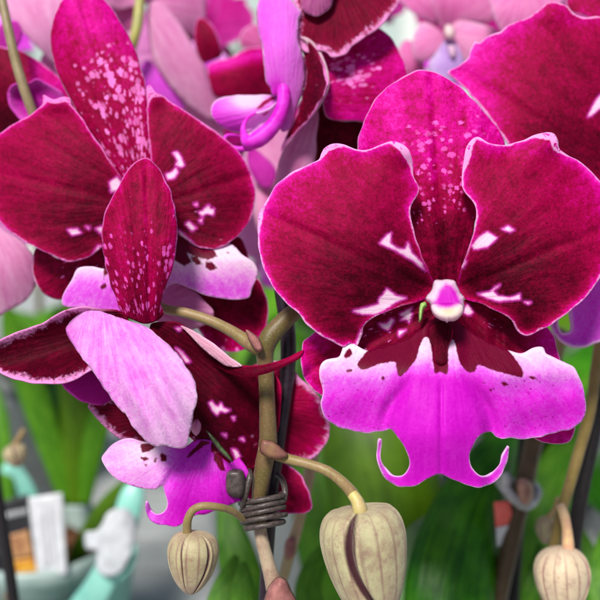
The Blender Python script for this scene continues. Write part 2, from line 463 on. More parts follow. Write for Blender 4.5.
def bud_mat(name, pale, mid, seam):
    s = NT(name)
    sm = s.attr('seam').outputs['Fac']; rb = s.attr('rib').outputs['Fac']; hh = s.attr('hh').outputs['Fac']
    tc = s.n('ShaderNodeTexCoord'); ob = tc.outputs['Object']
    n = s.noise(ob, 170, 4, 0.6); n2 = s.noise(ob, 3000, 3, 0.65)
    col = s.mix(s.smooth(n, 0.35, 0.7), lin(pale), lin(mid))
    col = s.mix(s.math('MULTIPLY', s.smooth(s.math('ADD', hh, s.math('MULTIPLY', n, .5)), 0.75, 1.35), 0.55), col, lin((196, 150, 146)))
    col = s.mix(s.math('MULTIPLY', s.smooth(n2, 0.5, 0.75), 0.35), col, lin((236, 226, 200)))
    col = s.mix(s.math('MULTIPLY', s.smooth(s.noise(ob, 420, 4, .7), .48, .72), .5), col, lin((142, 96, 96)))
    col = s.mix(s.math('MULTIPLY', rb, 0.75), col, lin((128, 80, 84)))
    se = s.math('ADD', sm, s.math('MULTIPLY', s.math('SUBTRACT', n2, .5), .35))
    col = s.mix(s.math('MULTIPLY', s.smooth(se, 0.22, 0.7), 0.96), col, lin(seam))
    return s.surf(col, 0.45, 0.35, 0.25, lin((255, 240, 220)), s.bump(n2, 0.00012), 0.1)
M_bud = bud_mat('bud_skin', (192, 186, 144), (166, 148, 118), (62, 8, 38))
M_bud2 = bud_mat('bud_skin_tan', (186, 176, 136), (158, 140, 108), (80, 36, 50))
M_bud3 = bud_mat('bud_skin_cream', (220, 200, 168), (208, 184, 158), (150, 84, 96))

def vadd(*fs): return lambda c: sum(f(c) for f in fs)

# ================================================================== the main flower
F1 = thing('orchid_flower', 'large frontal crimson orchid flower with white column and two-horned magenta lip', 'flower', V1(445, 300, 6), 'orchid flowers')

DORSAL = [(432, 287), (423, 262), (412, 232), (405, 205), (380, 190), (362, 170), (357, 146), (363, 123), (373, 103), (390, 85), (413, 72), (423, 70), (437, 73), (460, 87), (483, 110),
          (497, 127), (505, 143), (503, 170), (490, 195), (477, 216), (472, 237), (465, 260), (458, 287)]
def tone_dorsal(c):
    t = 0.14 + 0.50 * sst(c.u, 0.18, 0.66) + 0.14 * np.exp(-c.edge / 9)
    stripes = 0.06 * np.cos(c.v * 11) * sst(c.u, .1, .4)
    return t + stripes - 0.12 * np.exp(-(c.v / .08) ** 2)
sheet('dorsal_sepal', DORSAL, ((445, 288), (432, 70), 72), relief(7, 9, -4, 4.5, 0.6, 6, 0.9, 0.06, 0.6, .05, ridges=.32), [M_sepal, M_back], F1, 2.0,
      tone=tone_dorsal, spot=lambda c: sst(c.u, .2, .42) * (1 - sst(c.u, .66, .95)) * 1.15 * (1 - sst(np.abs(c.v), .4, .9)))

LPETAL = [(433, 291), (432, 278), (425, 262), (417, 240), (411, 217), (412, 204), (419, 191), (413, 173), (412, 157), (405, 146), (393, 141), (380, 145), (367, 150), (357, 149), (343, 144), (332, 143),
          (325, 147), (322, 153), (319, 160), (309, 164), (290, 173), (275, 187), (263, 206), (258, 220), (258, 243), (264, 268), (279, 295), (300, 316), (309, 327), (325, 338), (343, 346),
          (350, 343), (357, 346), (362, 336), (364, 326), (376, 316), (400, 307), (420, 301)]
RPETAL = [(458, 288), (459, 276), (465, 258), (472, 237), (476, 216), (474, 204), (465, 192), (462, 184), (463, 163), (467, 147), (477, 137), (490, 143), (507, 145), (523, 140), (540, 133), (553, 133),
          (558, 140), (560, 150), (577, 160), (593, 173), (607, 190), (616, 212), (614, 240), (607, 264), (598, 281), (588, 295), (570, 311), (552, 324), (540, 330), (527, 336), (517, 331), (511, 320),
          (498, 312), (480, 303), (466, 300)]
def tone_petal(base):
    b = np.array(base, float)
    def f(c):
        r = np.hypot(*(c.p - b).T)
        dn = c.p[:, 1]
        t = 0.15 + 0.46 * np.exp(-c.edge / 5) + 0.16 * sst(r, 60, 165) + 0.16 * np.exp(-c.edge / 22)
        t = t - 0.16 * sst(dn, 215, 320) * (1 - .6 * np.exp(-c.edge / 8)) - 0.12 * np.exp(-(r / 55) ** 2)
        t = t + 0.10 * np.exp(-((dn - 205) / 34) ** 2) * sst(r, 30, 110)
        return t
    return f
def bump_fold(cx, cy, rx, ry, a): return lambda c: a * np.exp(-((c.p[:, 0] - cx) / rx) ** 2 - ((c.p[:, 1] - cy) / ry) ** 2)
sheet('petal', LPETAL, ((438, 292), (262, 212), 95), relief(5, 3, -9.5, 2.5, -0.8, 7, 0.7, 0.05, 0.5, .05,
      extra=vadd(bump_fold(405, 150, 18, 14, -3.0), bump_fold(327, 150, 10, 12, 1.6), bump_fold(365, 156, 14, 16, 1.8), bump_fold(350, 342, 22, 14, 2.4), bump_fold(425, 288, 26, 20, 3.5)), ridges=.07),
      [M_petal, M_back], F1, 1.9, tone=tone_petal((438, 292)), rimadd=lambda c: 7 * np.exp(-((c.p[:, 0] - 405) / 13) ** 2 - ((c.p[:, 1] - 150) / 16) ** 2) + 4.5 * np.exp(-((c.p[:, 0] - 330) / 14) ** 2 - ((c.p[:, 1] - 148) / 10) ** 2) + 3 * np.exp(-((c.p[:, 0] - 260) / 8) ** 2 - ((c.p[:, 1] - 215) / 16) ** 2),
      mark=polys([[(353, 311), (362, 309), (373, 306), (379, 304), (379, 299), (383, 295), (387, 289), (392, 293), (396, 296), (406, 298), (396, 302), (384, 310), (376, 314), (362, 314)],
                  [(380, 243), (387, 235), (391, 233), (390, 243), (397, 248), (405, 250), (408, 243), (412, 253), (422, 263), (425, 271), (415, 262), (407, 257), (395, 250), (388, 247)],
                  [(361, 330), (363, 338), (360, 346), (356, 344)]]))
sheet('petal', RPETAL, ((452, 292), (618, 222), 92), relief(5, 3, -9.0, 2.5, -0.8, 7, 0.7, 0.05, 0.5, .05,
      extra=vadd(bump_fold(550, 142, 14, 12, -2.6), bump_fold(508, 150, 14, 16, 1.8), bump_fold(474, 148, 12, 14, -1.2), bump_fold(525, 332, 20, 12, 2.4), bump_fold(465, 288, 24, 20, 3.5)), ridges=.07),
      [M_petal, M_back], F1, 1.9, tone=tone_petal((452, 292)), rimadd=lambda c: 7 * np.exp(-((c.p[:, 0] - 550) / 13) ** 2 - ((c.p[:, 1] - 142) / 13) ** 2) + 5 * np.exp(-((c.p[:, 0] - 470) / 10) ** 2 - ((c.p[:, 1] - 152) / 18) ** 2),
      mark=polys([[(478, 294), (490, 292), (495, 287), (500, 285), (493, 291), (498, 296), (510, 298), (520, 294), (520, 299), (510, 300), (498, 301), (488, 298)], [(525, 302), (531, 302), (528, 304)],
                  [(472, 246), (478, 238), (487, 232), (497, 238), (487, 247), (474, 249)], [(502, 229), (508, 226), (514, 230), (510, 232)], [(460, 267), (465, 260), (466, 262), (463, 268)]]))
LSEP = [(444, 305), (425, 299), (400, 302), (370, 308), (335, 322), (306, 338), (301, 352), (301, 368), (308, 384), (322, 396), (345, 402), (372, 390), (400, 365), (425, 340), (442, 325)]
RSEP = [(446, 305), (470, 299), (500, 305), (530, 316), (552, 332), (560, 358), (572, 395), (575, 428), (567, 443), (540, 441), (515, 420), (490, 380), (468, 350), (448, 325)]
def tone_lsep(c): return 0.22 + 0.30 * np.exp(-c.edge / 6) + 0.28 * sst(c.u, .3, 1.0) - .1 * np.exp(-(c.u / .3) ** 2)
sheet('lateral_sepal', LSEP, ((444, 308), (306, 372), 42), relief(5.5, 8, -2, 2, 0, 6, .8, .1, .4), [M_sepal_spot, M_back], F1, 1.9, tone=tone_lsep,
      spot=lambda c: .6 * np.exp(-((c.p[:, 0] - 372) / 26) ** 2),
      mark=polys([[(379, 324), (387, 324), (391, 319), (394, 320), (390, 327), (388, 330), (383, 328)], [(400, 314), (406, 311), (412, 308), (410, 312), (412, 314), (409, 322), (407, 319), (401, 320), (405, 316), (402, 316)], [(399, 331), (406, 330), (399, 336)]]))
sheet('lateral_sepal', RSEP, ((446, 308), (566, 440), 46), relief(7, 11, -2, 2, 0, 6, .8, .1, .4, extra=lambda c: .9 * np.sin(c.p[:, 0] * .32) * np.exp(-((c.p[:, 0] - 500) / 26) ** 2)), [M_sepal_spot, M_back], F1, 1.9,
      tone=lambda c: .2 + .45 * sst(c.p[:, 0], 505, 552) + .1 * np.exp(-c.edge / 5),
      spot=lambda c: .62 * np.exp(-((c.p[:, 0] - 491) / 9) ** 2 - ((c.p[:, 1] - 328) / 20) ** 2),
      mark=polys([[(465, 307), (468, 305), (473, 312), (470, 315), (464, 313)], [(516, 325), (525, 332), (533, 332), (526, 335), (519, 331)]]))

LIP = [(436, 318), (425, 326), (412, 336), (398, 342), (383, 347), (366, 350), (356, 345), (347, 340), (343, 342), (342, 350), (338, 357), (325, 360), (320, 367), (319, 378), (323, 391), (321, 404), (325, 418), (337, 426), (353, 431), (364, 433), (375, 432),
       (385, 431), (391, 430), (399, 439), (406, 451), (409, 462), (406, 472), (399, 476), (390, 474), (383, 464), (380.5, 453), (382, 440), (379, 439), (377, 446), (376, 456), (380, 469), (388, 481), (401, 487), (417, 485),
       (429, 478), (438, 474), (448, 477), (461, 483), (474, 487), (486, 486), (499, 478), (507, 463), (510, 447), (507.5, 446.5), (503, 455), (498, 466), (489, 475), (480, 475), (472, 467), (470, 457), (472, 448), (478, 438), (484, 433), (491, 432),
       (496, 437), (519, 439), (540, 437), (558, 432), (573, 428), (583, 420), (586, 410), (585, 392), (579, 377), (573, 366), (560, 360), (547, 354), (543, 347), (533, 348), (521, 353), (507, 350), (489, 342), (471, 332), (456, 321), (446, 317)]
DARK = [[(440, 310), (424, 318), (408, 330), (392, 337), (377, 343), (367, 351), (362, 357), (357, 365), (363, 370), (380, 364), (395, 362), (396, 368), (399, 376), (403, 375), (411, 366), (416, 359), (420, 346), (424, 338), (428, 338), (431, 346), (433, 364), (435, 373),
         (441, 372), (447, 374), (448.5, 364), (448, 348), (450, 339), (454, 341), (457, 352), (460, 363), (468, 372), (475, 371), (478, 365), (495, 371), (511, 375), (522, 377), (523, 371), (517, 361), (508, 350), (490, 336), (471, 326), (457, 316), (446, 310)],
        [(347, 350), (351, 349), (352, 355), (347, 358), (344, 356)], [(346, 370), (352, 369), (352, 371), (347, 372)], [(381, 377), (384, 376), (385, 379), (382, 380)],
        [(501, 382), (506, 382), (509, 385), (504, 386)], [(529, 376), (535, 377), (537, 379), (531, 379)], [(483, 382), (485, 382), (485, 384), (483, 384)], [(489, 389), (492, 389), (492, 391), (490, 391)]]
def tone_lip(c):
    x, y = c.p.T
    lat = sst(np.abs(x - 441), 30, 70)
    top = 0.04 + .9 * sst(y, 344, 388)
    side = 0.03 + .76 * sst(y + 0.10 * np.abs(x - 441) + 5 * nz(c.p, .06, 77), 348, 418)
    t = top * (1 - lat) + side * lat
    return t - 0.35 * np.exp(-c.edge / 2.2) * lat - .25 * np.exp(-c.edge / 2.0) * sst(y, 440, 470)
def lip_relief(c):
    x, y = c.p.T
    ax = np.abs(x - 441)
    d = 3 - 11 * sst(y, 316, 378)                                   # comes forward out of the throat
    d = d - 5 * sst(y, 355, 440) * np.exp(-(ax / 45) ** 2) + 4.0 * sst(y, 430, 490) * (1 - .6 * sst(ax, 20, 60))
    d = d + 5.0 * (np.clip(ax - 30, 0, None) / 100) ** 1.5 + 2.0 * sst(y, 395, 440) * sst(ax, 40, 90)
    fold = np.where(x < 441, 441 - 26 - 30 * sst(y, 360, 425), 441 + 24 + 26 * sst(y, 360, 425))
    d = d + 2.6 * np.exp(-((x - fold) / 8) ** 2) * sst(y, 366, 410)     # crease between middle and side lobes
    d = d + 0.8 * np.exp(-((x - 441) / 2.5) ** 2) * sst(y, 372, 392) - 1.6 * np.exp(-((ax - 16) / 7) ** 2) * (1 - sst(y, 352, 385))
    d = d + 0.35 * nz(c.p, .10, 71) * sst(ax, 30, 60) + .7 * nz(c.p, .045, 72) + .5 * np.sin(x * .16 + 1.5 * nz(c.p, .03, 73)) * sst(ax, 40, 70) * sst(y, 360, 400)
    d = d + 1.6 * sst(y, 440, 455) * np.exp(-((y - 448) / 10) ** 2) * sst(ax, 58, 66)
    return d
lip1 = sheet('lip', LIP, ((441, 300), (441, 487), 140), lip_relief, [M_lip, M_lip], F1, 1.7, .6, tone=tone_lip, dark=polys(DARK, 1.2, True), ruffle=(0.5, 0.30),
             spot=lambda c: .55 * sst(np.abs(c.p[:, 0] - 441), 25, 60) * sst(c.p[:, 1], 360, 385))
# the ridge at the throat of the lip
sheet('callus', [(431, 326), (441, 321), (452, 326), (453, 336), (448, 348), (447, 362), (441, 366), (435, 362), (434, 348), (429, 336)], ((441, 320), (441, 366), 12), dome(-0.6, 1.3, 6, lambda c: -6.5 * sst(c.p[:, 1], 322, 370)), [M_plain, M_plain], lip1, 1.2, .5,
      tone=lambda c: np.full(len(c.p), .06), ruffle=(0, 1))
sheet('side_lobe', [(420, 304), (423, 302), (426, 302), (427, 306), (424, 310), (423, 314), (422, 319), (419, 322), (418.5, 312)], ((421, 303), (421, 322), 5), dome(1, 2.2, 4), [M_green_bit], lip1, 1.0, .5, ruffle=(0, 1))
COLUMN = [(434, 281), (441, 279.5), (449, 279), (455, 281), (458, 287), (461, 293), (464.5, 297), (464, 302), (464.5, 308), (462, 315), (455, 321), (449, 321.5), (447, 323), (445, 321.5), (438, 319), (432, 313), (430, 304), (425.5, 299), (427, 295), (431, 290)]
col1 = sheet('column', COLUMN, ((445, 278), (445, 322), 20), lambda c: -3.0 - 4.0 * np.sqrt(np.clip(1 - (1 - np.clip(c.edge / 9, 0, 1)) ** 2, 0, 1)) - 4.5 * sst(c.p[:, 1], 280, 318), [M_column, M_column], F1, 1.0, .6,
             tone=lambda c: .8 - .25 * sst(c.p[:, 1], 300, 306), ruffle=(0.2, .5), mark=polys([[(432, 305), (437, 298), (440, 290), (446, 284), (452, 286), (457, 293), (461, 304), (446, 305)]], .8))
sheet('anther_cap', [(431, 305), (437, 302.5), (447, 302), (457, 302.5), (463, 305), (463.5, 311), (459, 317.5), (452, 320.5), (449, 320.5), (447, 322.5), (445, 320.5), (438, 318), (432, 312)], ((447, 302), (447, 322), 16), dome(-9.0, 2.4, 6.5, lambda c: -2.2 * sst(c.p[:, 1], 300, 320)), [M_column, M_column], col1, 1.0, .6,
      tone=lambda c: .62 - .46 * np.exp(-((c.p[:, 0] - 449) / 9) ** 2 - ((c.p[:, 1] - 311) / 5) ** 2) + .2 * np.exp(-c.edge / 2), ruffle=(.15, .6), mark=polys([[(434, 298), (446, 290), (459, 298), (458.5, 303), (452, 306.5), (446, 307.5), (440, 306.5), (434.5, 303)]]))

# ================================================================== upper left flower
F2 = thing('orchid_flower', 'crimson orchid flower at upper left with tall white-speckled sepal behind an oval one', 'flower', V1(140, 230, 30), 'orchid flowers')
d2 = 24
sheet('dorsal_sepal', [(118, 176), (103, 150), (83, 124), (67, 94), (55, 67), (50, 43), (53, 20), (62, 0), (78, -12), (95, -8), (108, 2), (118, 18), (130, 38), (140, 63), (147, 93), (153, 127), (158, 147), (160, 165), (150, 180)],
      ((140, 185), (78, -10), 46), relief(d2 + 8, d2 + 12, -4, 5, .5, 6, .8, .08, .5, .05, ridges=.25), [M_sepal_spot, M_back], F2, 2.3,
      tone=lambda c: .42 + .24 * sst(c.u, .4, 1) + .10 * np.exp(-c.edge / 8) - .12 * sst(c.v, .1, -.9), spot=lambda c: 1.5 * sst(c.u, .02, .12) * (1 - sst(c.u, .50, .85)) * sst(c.v, -1.0, -.2) * (1 - .4 * sst(c.v, .85, 1.0)))
def tone2(base):
    def f(c):
        r = np.hypot(*(c.p - np.array(base, float)).T)
        return .20 + .38 * np.exp(-c.edge / 5) + .16 * sst(r, 50, 130) - .12 * sst(c.p[:, 1], 170, 240)
    return f
sheet('petal', [(134, 200), (124, 182), (116, 170), (103, 150), (87, 127), (77, 112), (71, 105), (70, 98), (62, 97), (53, 99), (43, 95), (42, 105), (27, 117), (8, 127), (-8, 142), (-16, 165), (-14, 195), (-2, 219), (17, 237), (37, 248), (60, 258), (70, 262), (87, 258), (100, 249), (116, 232), (130, 215)],
      ((138, 205), (-12, 170), 80), relief(d2 + 3, d2 + 6, -6, 2, -.7, 7, .6, .05, .5, .05, extra=bump_fold(57, 102, 16, 10, -2.5), ridges=.07), [M_petal_soft, M_back], F2, 2.3, tone=tone2((138, 205)), rimadd=lambda c: 7 * np.exp(-((c.p[:, 0] - 57) / 16) ** 2 - ((c.p[:, 1] - 98) / 7) ** 2),
      mark=polys([[(110, 182), (117, 177), (121, 182), (118, 190), (111, 192)], [(68, 230), (77, 229), (81, 233), (72, 235)], [(96, 229), (103, 226), (102, 234)], [(86, 227), (90, 227), (89, 229)], [(92, 256), (98, 246), (101, 246), (99, 251)]]))
sheet('petal', [(148, 205), (152, 180), (150, 150), (147, 120), (147, 100), (146, 88), (150, 85), (156, 92), (165, 97), (183, 110), (210, 127), (230, 143), (246, 162), (253, 180), (255, 200), (250, 220), (237, 237), (217, 248), (200, 247), (184, 238), (172, 228), (160, 218)],
      ((144, 208), (250, 175), 72), relief(d2 + 3, d2 + 7, -6, 2, -.7, 7, .6, .05, .5, .05, extra=bump_fold(152, 95, 10, 14, -2.5), ridges=.07), [M_petal_soft, M_back], F2, 2.3, tone=tone2((144, 208)), rimadd=lambda c: 7 * np.exp(-((c.p[:, 0] - 151) / 8) ** 2 - ((c.p[:, 1] - 92) / 9) ** 2),
      spot=lambda c: .22 * (c.p[:, 1] > 195),
      mark=polys([[(173, 153), (177, 152), (181, 157), (184, 165), (181, 167), (176, 165), (178, 160)], [(166, 174), (171, 173), (176, 168), (178, 172), (174, 178), (168, 179)], [(199, 212), (203, 211), (205, 208), (209, 205), (210, 209), (214, 209), (213, 215), (207, 213), (202, 216)], [(186, 224), (189, 222), (192, 225), (196, 228), (192, 231), (188, 227)], [(194, 204), (197, 203), (197, 206)], [(199, 221), (202, 219), (202, 223)], [(178, 230), (182, 233), (193, 243), (189, 244), (180, 238)]]))
sheet('lateral_sepal', [(110, 240), (96, 246), (80, 258), (60, 259), (38, 247), (33, 262), (34, 278), (42, 292), (56, 300), (72, 296), (90, 280), (112, 262)], ((118, 240), (36, 280), 26), relief(d2 + 9, d2 + 12, -2, 2), [M_sepal_spot, M_back], F2, 2.6,
      tone=lambda c: .22 + .2 * np.exp(-c.edge / 6), spot=lambda c: .55 * sst(c.p[:, 0], 45, 60))
sheet('lateral_sepal', [(180, 228), (200, 240), (236, 236), (246, 248), (252, 270), (262, 285), (268, 305), (266, 328), (256, 343), (236, 352), (212, 346), (196, 325), (186, 290), (176, 250)], ((175, 225), (262, 340), 42), relief(d2 + 9, d2 + 12, -2, 2, -.6, 5), [M_sepal_spot, M_back], F2, 2.6,
      tone=lambda c: .18 + .28 * np.exp(-c.edge / 5) + .25 * sst(c.p[:, 1], 300, 345), spot=lambda c: .75 * sst(c.p[:, 1], 318, 340))
def tone_lip2(c): return .02 + .55 * sst(c.p[:, 1], 255, 292) - .2 * np.exp(-c.edge / 3)
lip2 = sheet('lip', [(150, 222), (166, 226), (178, 232), (192, 243), (206, 250), (222, 243), (232, 245), (242, 254), (254, 262), (257, 274), (252, 290), (248, 298), (232, 300), (206, 296), (190, 288), (172, 284), (155, 300), (138, 316), (122, 318), (100, 312), (84, 308), (64, 306), (62, 298), (72, 278), (78, 268), (92, 266), (106, 268), (110, 256), (124, 236)],
      ((150, 215), (150, 318), 90), lambda c: d2 + 4 - 8 * sst(c.p[:, 1], 222, 262) + 3 * (np.abs(c.p[:, 0] - 150) / 90) ** 2 + .5 * nz(c.p, .07, 5), [M_lip, M_lip], F2, 2.2, .6, tone=tone_lip2, spot=lambda c: .35 * np.ones(len(c.p)),
      dark=polys([[(150, 220), (176, 232), (194, 246), (214, 250), (218, 256), (208, 260), (196, 257), (186, 252), (192, 262), (184, 266), (170, 258), (150, 248)], [(205, 262), (212, 262), (218, 268), (210, 271), (206, 268)], [(226, 252), (229, 252), (229, 255)], [(190, 256), (198, 257), (202, 264), (196, 265)],
                  [(104, 264), (112, 264), (111, 272), (105, 276), (103, 280)], [(100, 286), (106, 283), (107, 287), (101, 290)], [(110, 286), (113, 285), (112, 291)]]), ruffle=(.5, .2))
sheet('column', [(140, 196), (150, 196), (156, 206), (155, 220), (148, 228), (140, 226), (134, 216), (134, 204)], ((146, 196), (146, 228), 11), dome(d2 - 1, 6, 8), [M_column, M_column], F2, 1.8)

# ================================================================== lower left flower, turned aside
F3 = thing('orchid_flower', 'side-turned orchid flower with oval speckled crimson sepal and a folded lavender petal in front', 'flower', V1(160, 335, 10), 'orchid flowers')
sheet('dorsal_sepal', [(150, 324), (133, 320), (122, 313), (115, 297), (108, 275), (103, 253), (102, 230), (106, 210), (116, 190), (128, 170), (139, 160), (147, 158), (157, 166), (167, 183), (173, 198), (176, 215), (177.5, 232), (175, 257), (168, 282), (161, 303), (163, 315)],
      ((150, 326), (146, 158), 38), relief(6, 10, -8, 3.5, .6, 5, .7, .08, .45, .07, ridges=.3), [M_sepal_dash, M_back], F3, 1.9,
      tone=lambda c: .34 + .14 * np.exp(-c.edge / 6) + .08 * np.cos(c.v * 9) - .12 * sst(.35 - c.u, 0, .35), spot=lambda c: .95 * sst(c.u, .02, .10) * (1 - sst(c.u, .35, .9)) + .3 * np.exp(-((c.u - .1) / .07) ** 2))
sheet('petal', [(128, 320), (118, 312), (100, 309), (80, 308), (63, 312), (43, 323), (14, 334), (2, 340), (-10, 350), (-8, 364), (10, 377), (26, 381), (46, 383), (66, 382), (84, 374), (104, 360), (124, 342)], ((130, 322), (-10, 362), 34),
      relief(8, 6, 3, -6, -1.0, 5, 0, .1, .6, .08, extra=lambda c: -4.5 * sst(-c.v, .15, .9)), [M_frill, M_lavender], F3, 1.9, tone=lambda c: .02 + .2 * np.exp(-c.edge / 4))
sheet('petal', [(118, 317), (96, 310), (80, 313), (70, 317), (65, 324), (67, 334), (75, 348), (90, 368), (100, 383), (114, 402), (122, 412), (126, 414), (135, 430), (145, 440), (156, 447), (166, 446), (175, 448), (186, 447), (188, 438), (191, 430), (194, 412), (197, 397), (195, 382), (186, 366), (177, 353), (158, 335), (140, 324)],
      ((112, 305), (180, 452), 58), relief(3, -8, -9, 7, .6, 6, 0, .1, .8, .06, extra=lambda c: 1.2 * np.sin(c.v * 13 + 2 * c.u) * sst(c.u, .3, .8)), [M_lavender, M_petal], F3, 1.9,
      tone=lambda c: .38 + .28 * sst(c.u, .40, .95) + .12 * sst(c.v, .2, -.8), spot=lambda c: .5 * np.exp(-((c.u - .4) / .22) ** 2) * np.exp(-(c.v / .6) ** 2), ruffle=(.55, .35))
sheet('petal', [(150, 326), (160, 322), (177, 322), (188, 331), (207, 350), (227, 362), (250, 366), (272, 372), (280, 384), (280, 410), (276, 434), (264, 460), (244, 470), (224, 460), (206, 448), (192, 440), (176, 420), (160, 385), (150, 350)],
      ((150, 330), (255, 450), 60), relief(9, 8, 2, -2, -.4, 4, 0, .1, .9, .05, extra=lambda c: 9 * sst(c.p[:, 0], 215, 272)), [M_plain, M_back], F3, 1.9,
      tone=lambda c: .03 + .16 * np.exp(-c.edge / 4) + .42 * sst(c.p[:, 0], 262, 300), spot=lambda c: .5 * sst(c.p[:, 1], 425, 440),
      mark=polys([[(209, 403), (212, 402), (215, 406), (219, 407), (221, 403), (223, 408), (230, 410), (226, 412), (220, 411), (217, 415), (213, 411)], [(232, 417), (235, 417), (234, 420)], [(176, 348), (182, 352), (190, 362), (186, 362)], [(176, 328), (181, 328), (179, 331)], [(222, 434), (226, 434), (226, 437)], [(232, 449), (236, 450), (240, 456), (236, 459), (234, 454)], [(240, 439), (243, 438), (244, 441)]]))
sheet('petal_fold', [(192, 334), (204, 346), (218, 357), (232, 364.5), (250, 366), (270, 363), (288, 357), (303, 349.5), (304.5, 352), (300, 358), (286, 366), (268, 373), (250, 377), (234, 375), (218, 368), (204, 357), (194, 345)], ((194, 336), (304, 351), 8), lambda c: 9.2 - 9.5 * sst(c.p[:, 0], 205, 262) + 1.2 * np.exp(-c.edge / 2) - .12 * (c.p[:, 1] - 366), [M_plain, M_back], F3, 1.4,
      tone=lambda c: .05 + .14 * np.exp(-c.edge / 2.2) + .30 * sst(c.p[:, 0], 262, 300), ruffle=(.2, .3))
sheet('petal_fold', [(181, 326), (190, 329), (204, 337), (216, 345), (230, 357), (242, 366), (228, 366.5), (214, 358), (200, 346), (190, 335)], ((182, 326), (242, 366), 9), relief(6.5, 2.5, -.5, 1.0), [M_back, M_petal_soft], F3, 1.8,
      tone=lambda c: .55 + .2 * np.exp(-c.edge / 2), ruffle=(.2, .3))
sheet('lateral_sepal', [(118, 352), (96, 354), (80, 359), (66, 370), (61, 378), (64, 388), (72, 396), (84, 402), (100, 405), (116, 404), (132, 392)], ((130, 360), (62, 384), 24), relief(12, 6, -2, 3, .5, 4), [M_violetpetal, M_back], F3, 2.2, tone=lambda c: .35 + .3 * np.exp(-c.edge / 4))
sheet('lateral_sepal', [(108, 398), (96, 400), (88, 406), (94, 416), (102, 425), (112, 434), (122, 440), (140, 442), (160, 440), (150, 415), (130, 400)], ((150, 415), (90, 408), 20), relief(14, 13, -1, 1), [M_frill, M_back], F3, 1.9, tone=lambda c: .1 + .15 * np.exp(-c.edge / 4))
def tone_lip3(c):
    x, y = c.p.T
    return .30 + .45 * sst(x, 150, 185) + .25 * sst(y, 470, 520) - .25 * np.exp(-((x - 150) / 22) ** 2 - ((y - 450) / 14) ** 2)
lip3 = sheet('lip', [(196, 440), (186, 446), (170, 446), (158, 444), (140, 441), (130, 438.5), (120, 440), (112, 445), (103, 455), (102, 460), (107, 470), (116, 478), (132, 486), (148, 489), (156, 489), (162, 486), (165, 494), (167, 506), (163, 512), (157, 514), (152, 511), (148.5, 503), (146, 502), (146, 512), (150, 520), (158, 524.5), (166, 525), (175, 526.5), (184, 523), (196, 515), (206, 514), (222, 508), (236, 503), (246, 498), (250, 480), (247, 469), (240, 458), (228, 448), (212, 441)],
      ((205, 440), (160, 525), 60), lambda c: 9 - 4 * sst(c.p[:, 1], 440, 470) + 2 * sst(c.p[:, 1], 480, 525) + 1.5 * np.exp(-((c.p[:, 0] - 163 - (490 - c.p[:, 1]) * .6) / 5) ** 2) + .4 * nz(c.p, .08, 9) + 5 * sst(c.p[:, 0], 215, 245), [M_lip, M_lip], F3, 1.9, .6, tone=tone_lip3,
      dark=polys([[(140, 444), (148, 443), (160, 444), (152, 450), (142, 453)], [(139, 457), (146, 457), (150, 459), (144, 461)], [(160, 452), (166, 455), (167, 461), (161, 462)], [(154, 458), (157, 458), (156, 463), (153, 462)], [(144, 464), (147, 464), (147, 466), (144, 466)],
                  [(212, 442), (204, 446), (196, 452), (188, 458), (186, 457), (194, 448), (202, 440)], [(214, 452), (222, 458), (226, 472), (220, 470), (214, 460)]]), ruffle=(.3, .25))
sheet('column', [(193, 421), (198, 419), (201, 425), (200, 432), (196, 436), (192, 430)], ((196, 419), (196, 436), 5), dome(5, 4, 5), [M_pale, M_pale], F3, 1.4)
g3 = sheet('side_lobe', [(206, 431), (210, 432), (220, 443), (230, 455), (233, 462), (227, 458), (216, 447)], ((206, 432), (233, 462), 5), dome(2, 1.6, 3), [simple('dark_green_tissue', (44, 56, 30), (80, 100, 60), 300, .4)], lip3, 1.3)

# ================================================================== top centre flower, seen from the side
F4 = thing('orchid_flower', 'orchid flower at top centre seen sideways with lilac lobe and curled magenta lip', 'flower', V1(300, 90, 50), 'orchid flowers')
d4 = 38
sheet('petal', [(284, -20), (294, 0), (296, 20), (298, 40), (306, 52), (318, 50), (326, 52), (331, 57), (337, 57), (346, 53), (352, 45), (364, 38), (378, 28), (390, 14), (400, 0), (404, -16), (360, -40), (310, -40)], ((330, -30), (340, 57), 60), relief(d4 + 4, d4 - 4, -3, 2, -.8, 6, 0, .1, .6, .07), [M_frill, M_back], F4, 2.3,
      tone=lambda c: .16 + .2 * np.exp(-c.edge / 10))
sheet('dorsal_sepal', [(306, 45), (316, 66), (322, 90), (326, 116), (344, 121), (362, 122), (378, 130), (400, 110), (408, 80), (406, 66), (396, 44), (384, 31), (372, 28), (350, 40)], ((270, 95), (408, 76), 46), relief(d4 + 4, d4 + 6, -3, 3), [M_sepal_spot, M_back], F4, 2.3,
      tone=lambda c: .56 + .1 * np.exp(-c.edge / 6), spot=lambda c: 1.5 * np.exp(-((c.p[:, 0] - 352) / 32) ** 2 - ((c.p[:, 1] - 72) / 32) ** 2))
sheet('petal', [(297, 38), (304, 39), (313, 46), (322, 62), (326.5, 80), (325, 92), (320, 102), (310, 117), (298, 130), (288, 142), (281, 152), (283, 142), (288, 132), (294, 120), (299, 105), (304, 88), (306, 70), (303, 54)], ((300, 40), (284, 150), 14), relief(d4 - 2, d4, 2, -4, -.6, 4), [M_petal_soft, M_back], F4, 2.0,
      tone=lambda c: .08 + .12 * np.exp(-c.edge / 3), spot=lambda c: .2 * np.ones(len(c.p)))
sheet('petal_fold', [(300, 37), (308, 38), (318, 48), (326, 64), (329, 80), (327, 94), (320, 106), (312, 118), (318, 104), (322, 92), (323.5, 80), (321, 66), (314, 52), (306, 42)], ((302, 38), (314, 116), 5), relief(d4 - 4, d4 - 2), [M_back, M_petal_soft], F4, 1.8, tone=lambda c: .8 + .25 * np.exp(-((c.p[:, 1] - 75) / 20) ** 2), ruffle=(.2, .3))
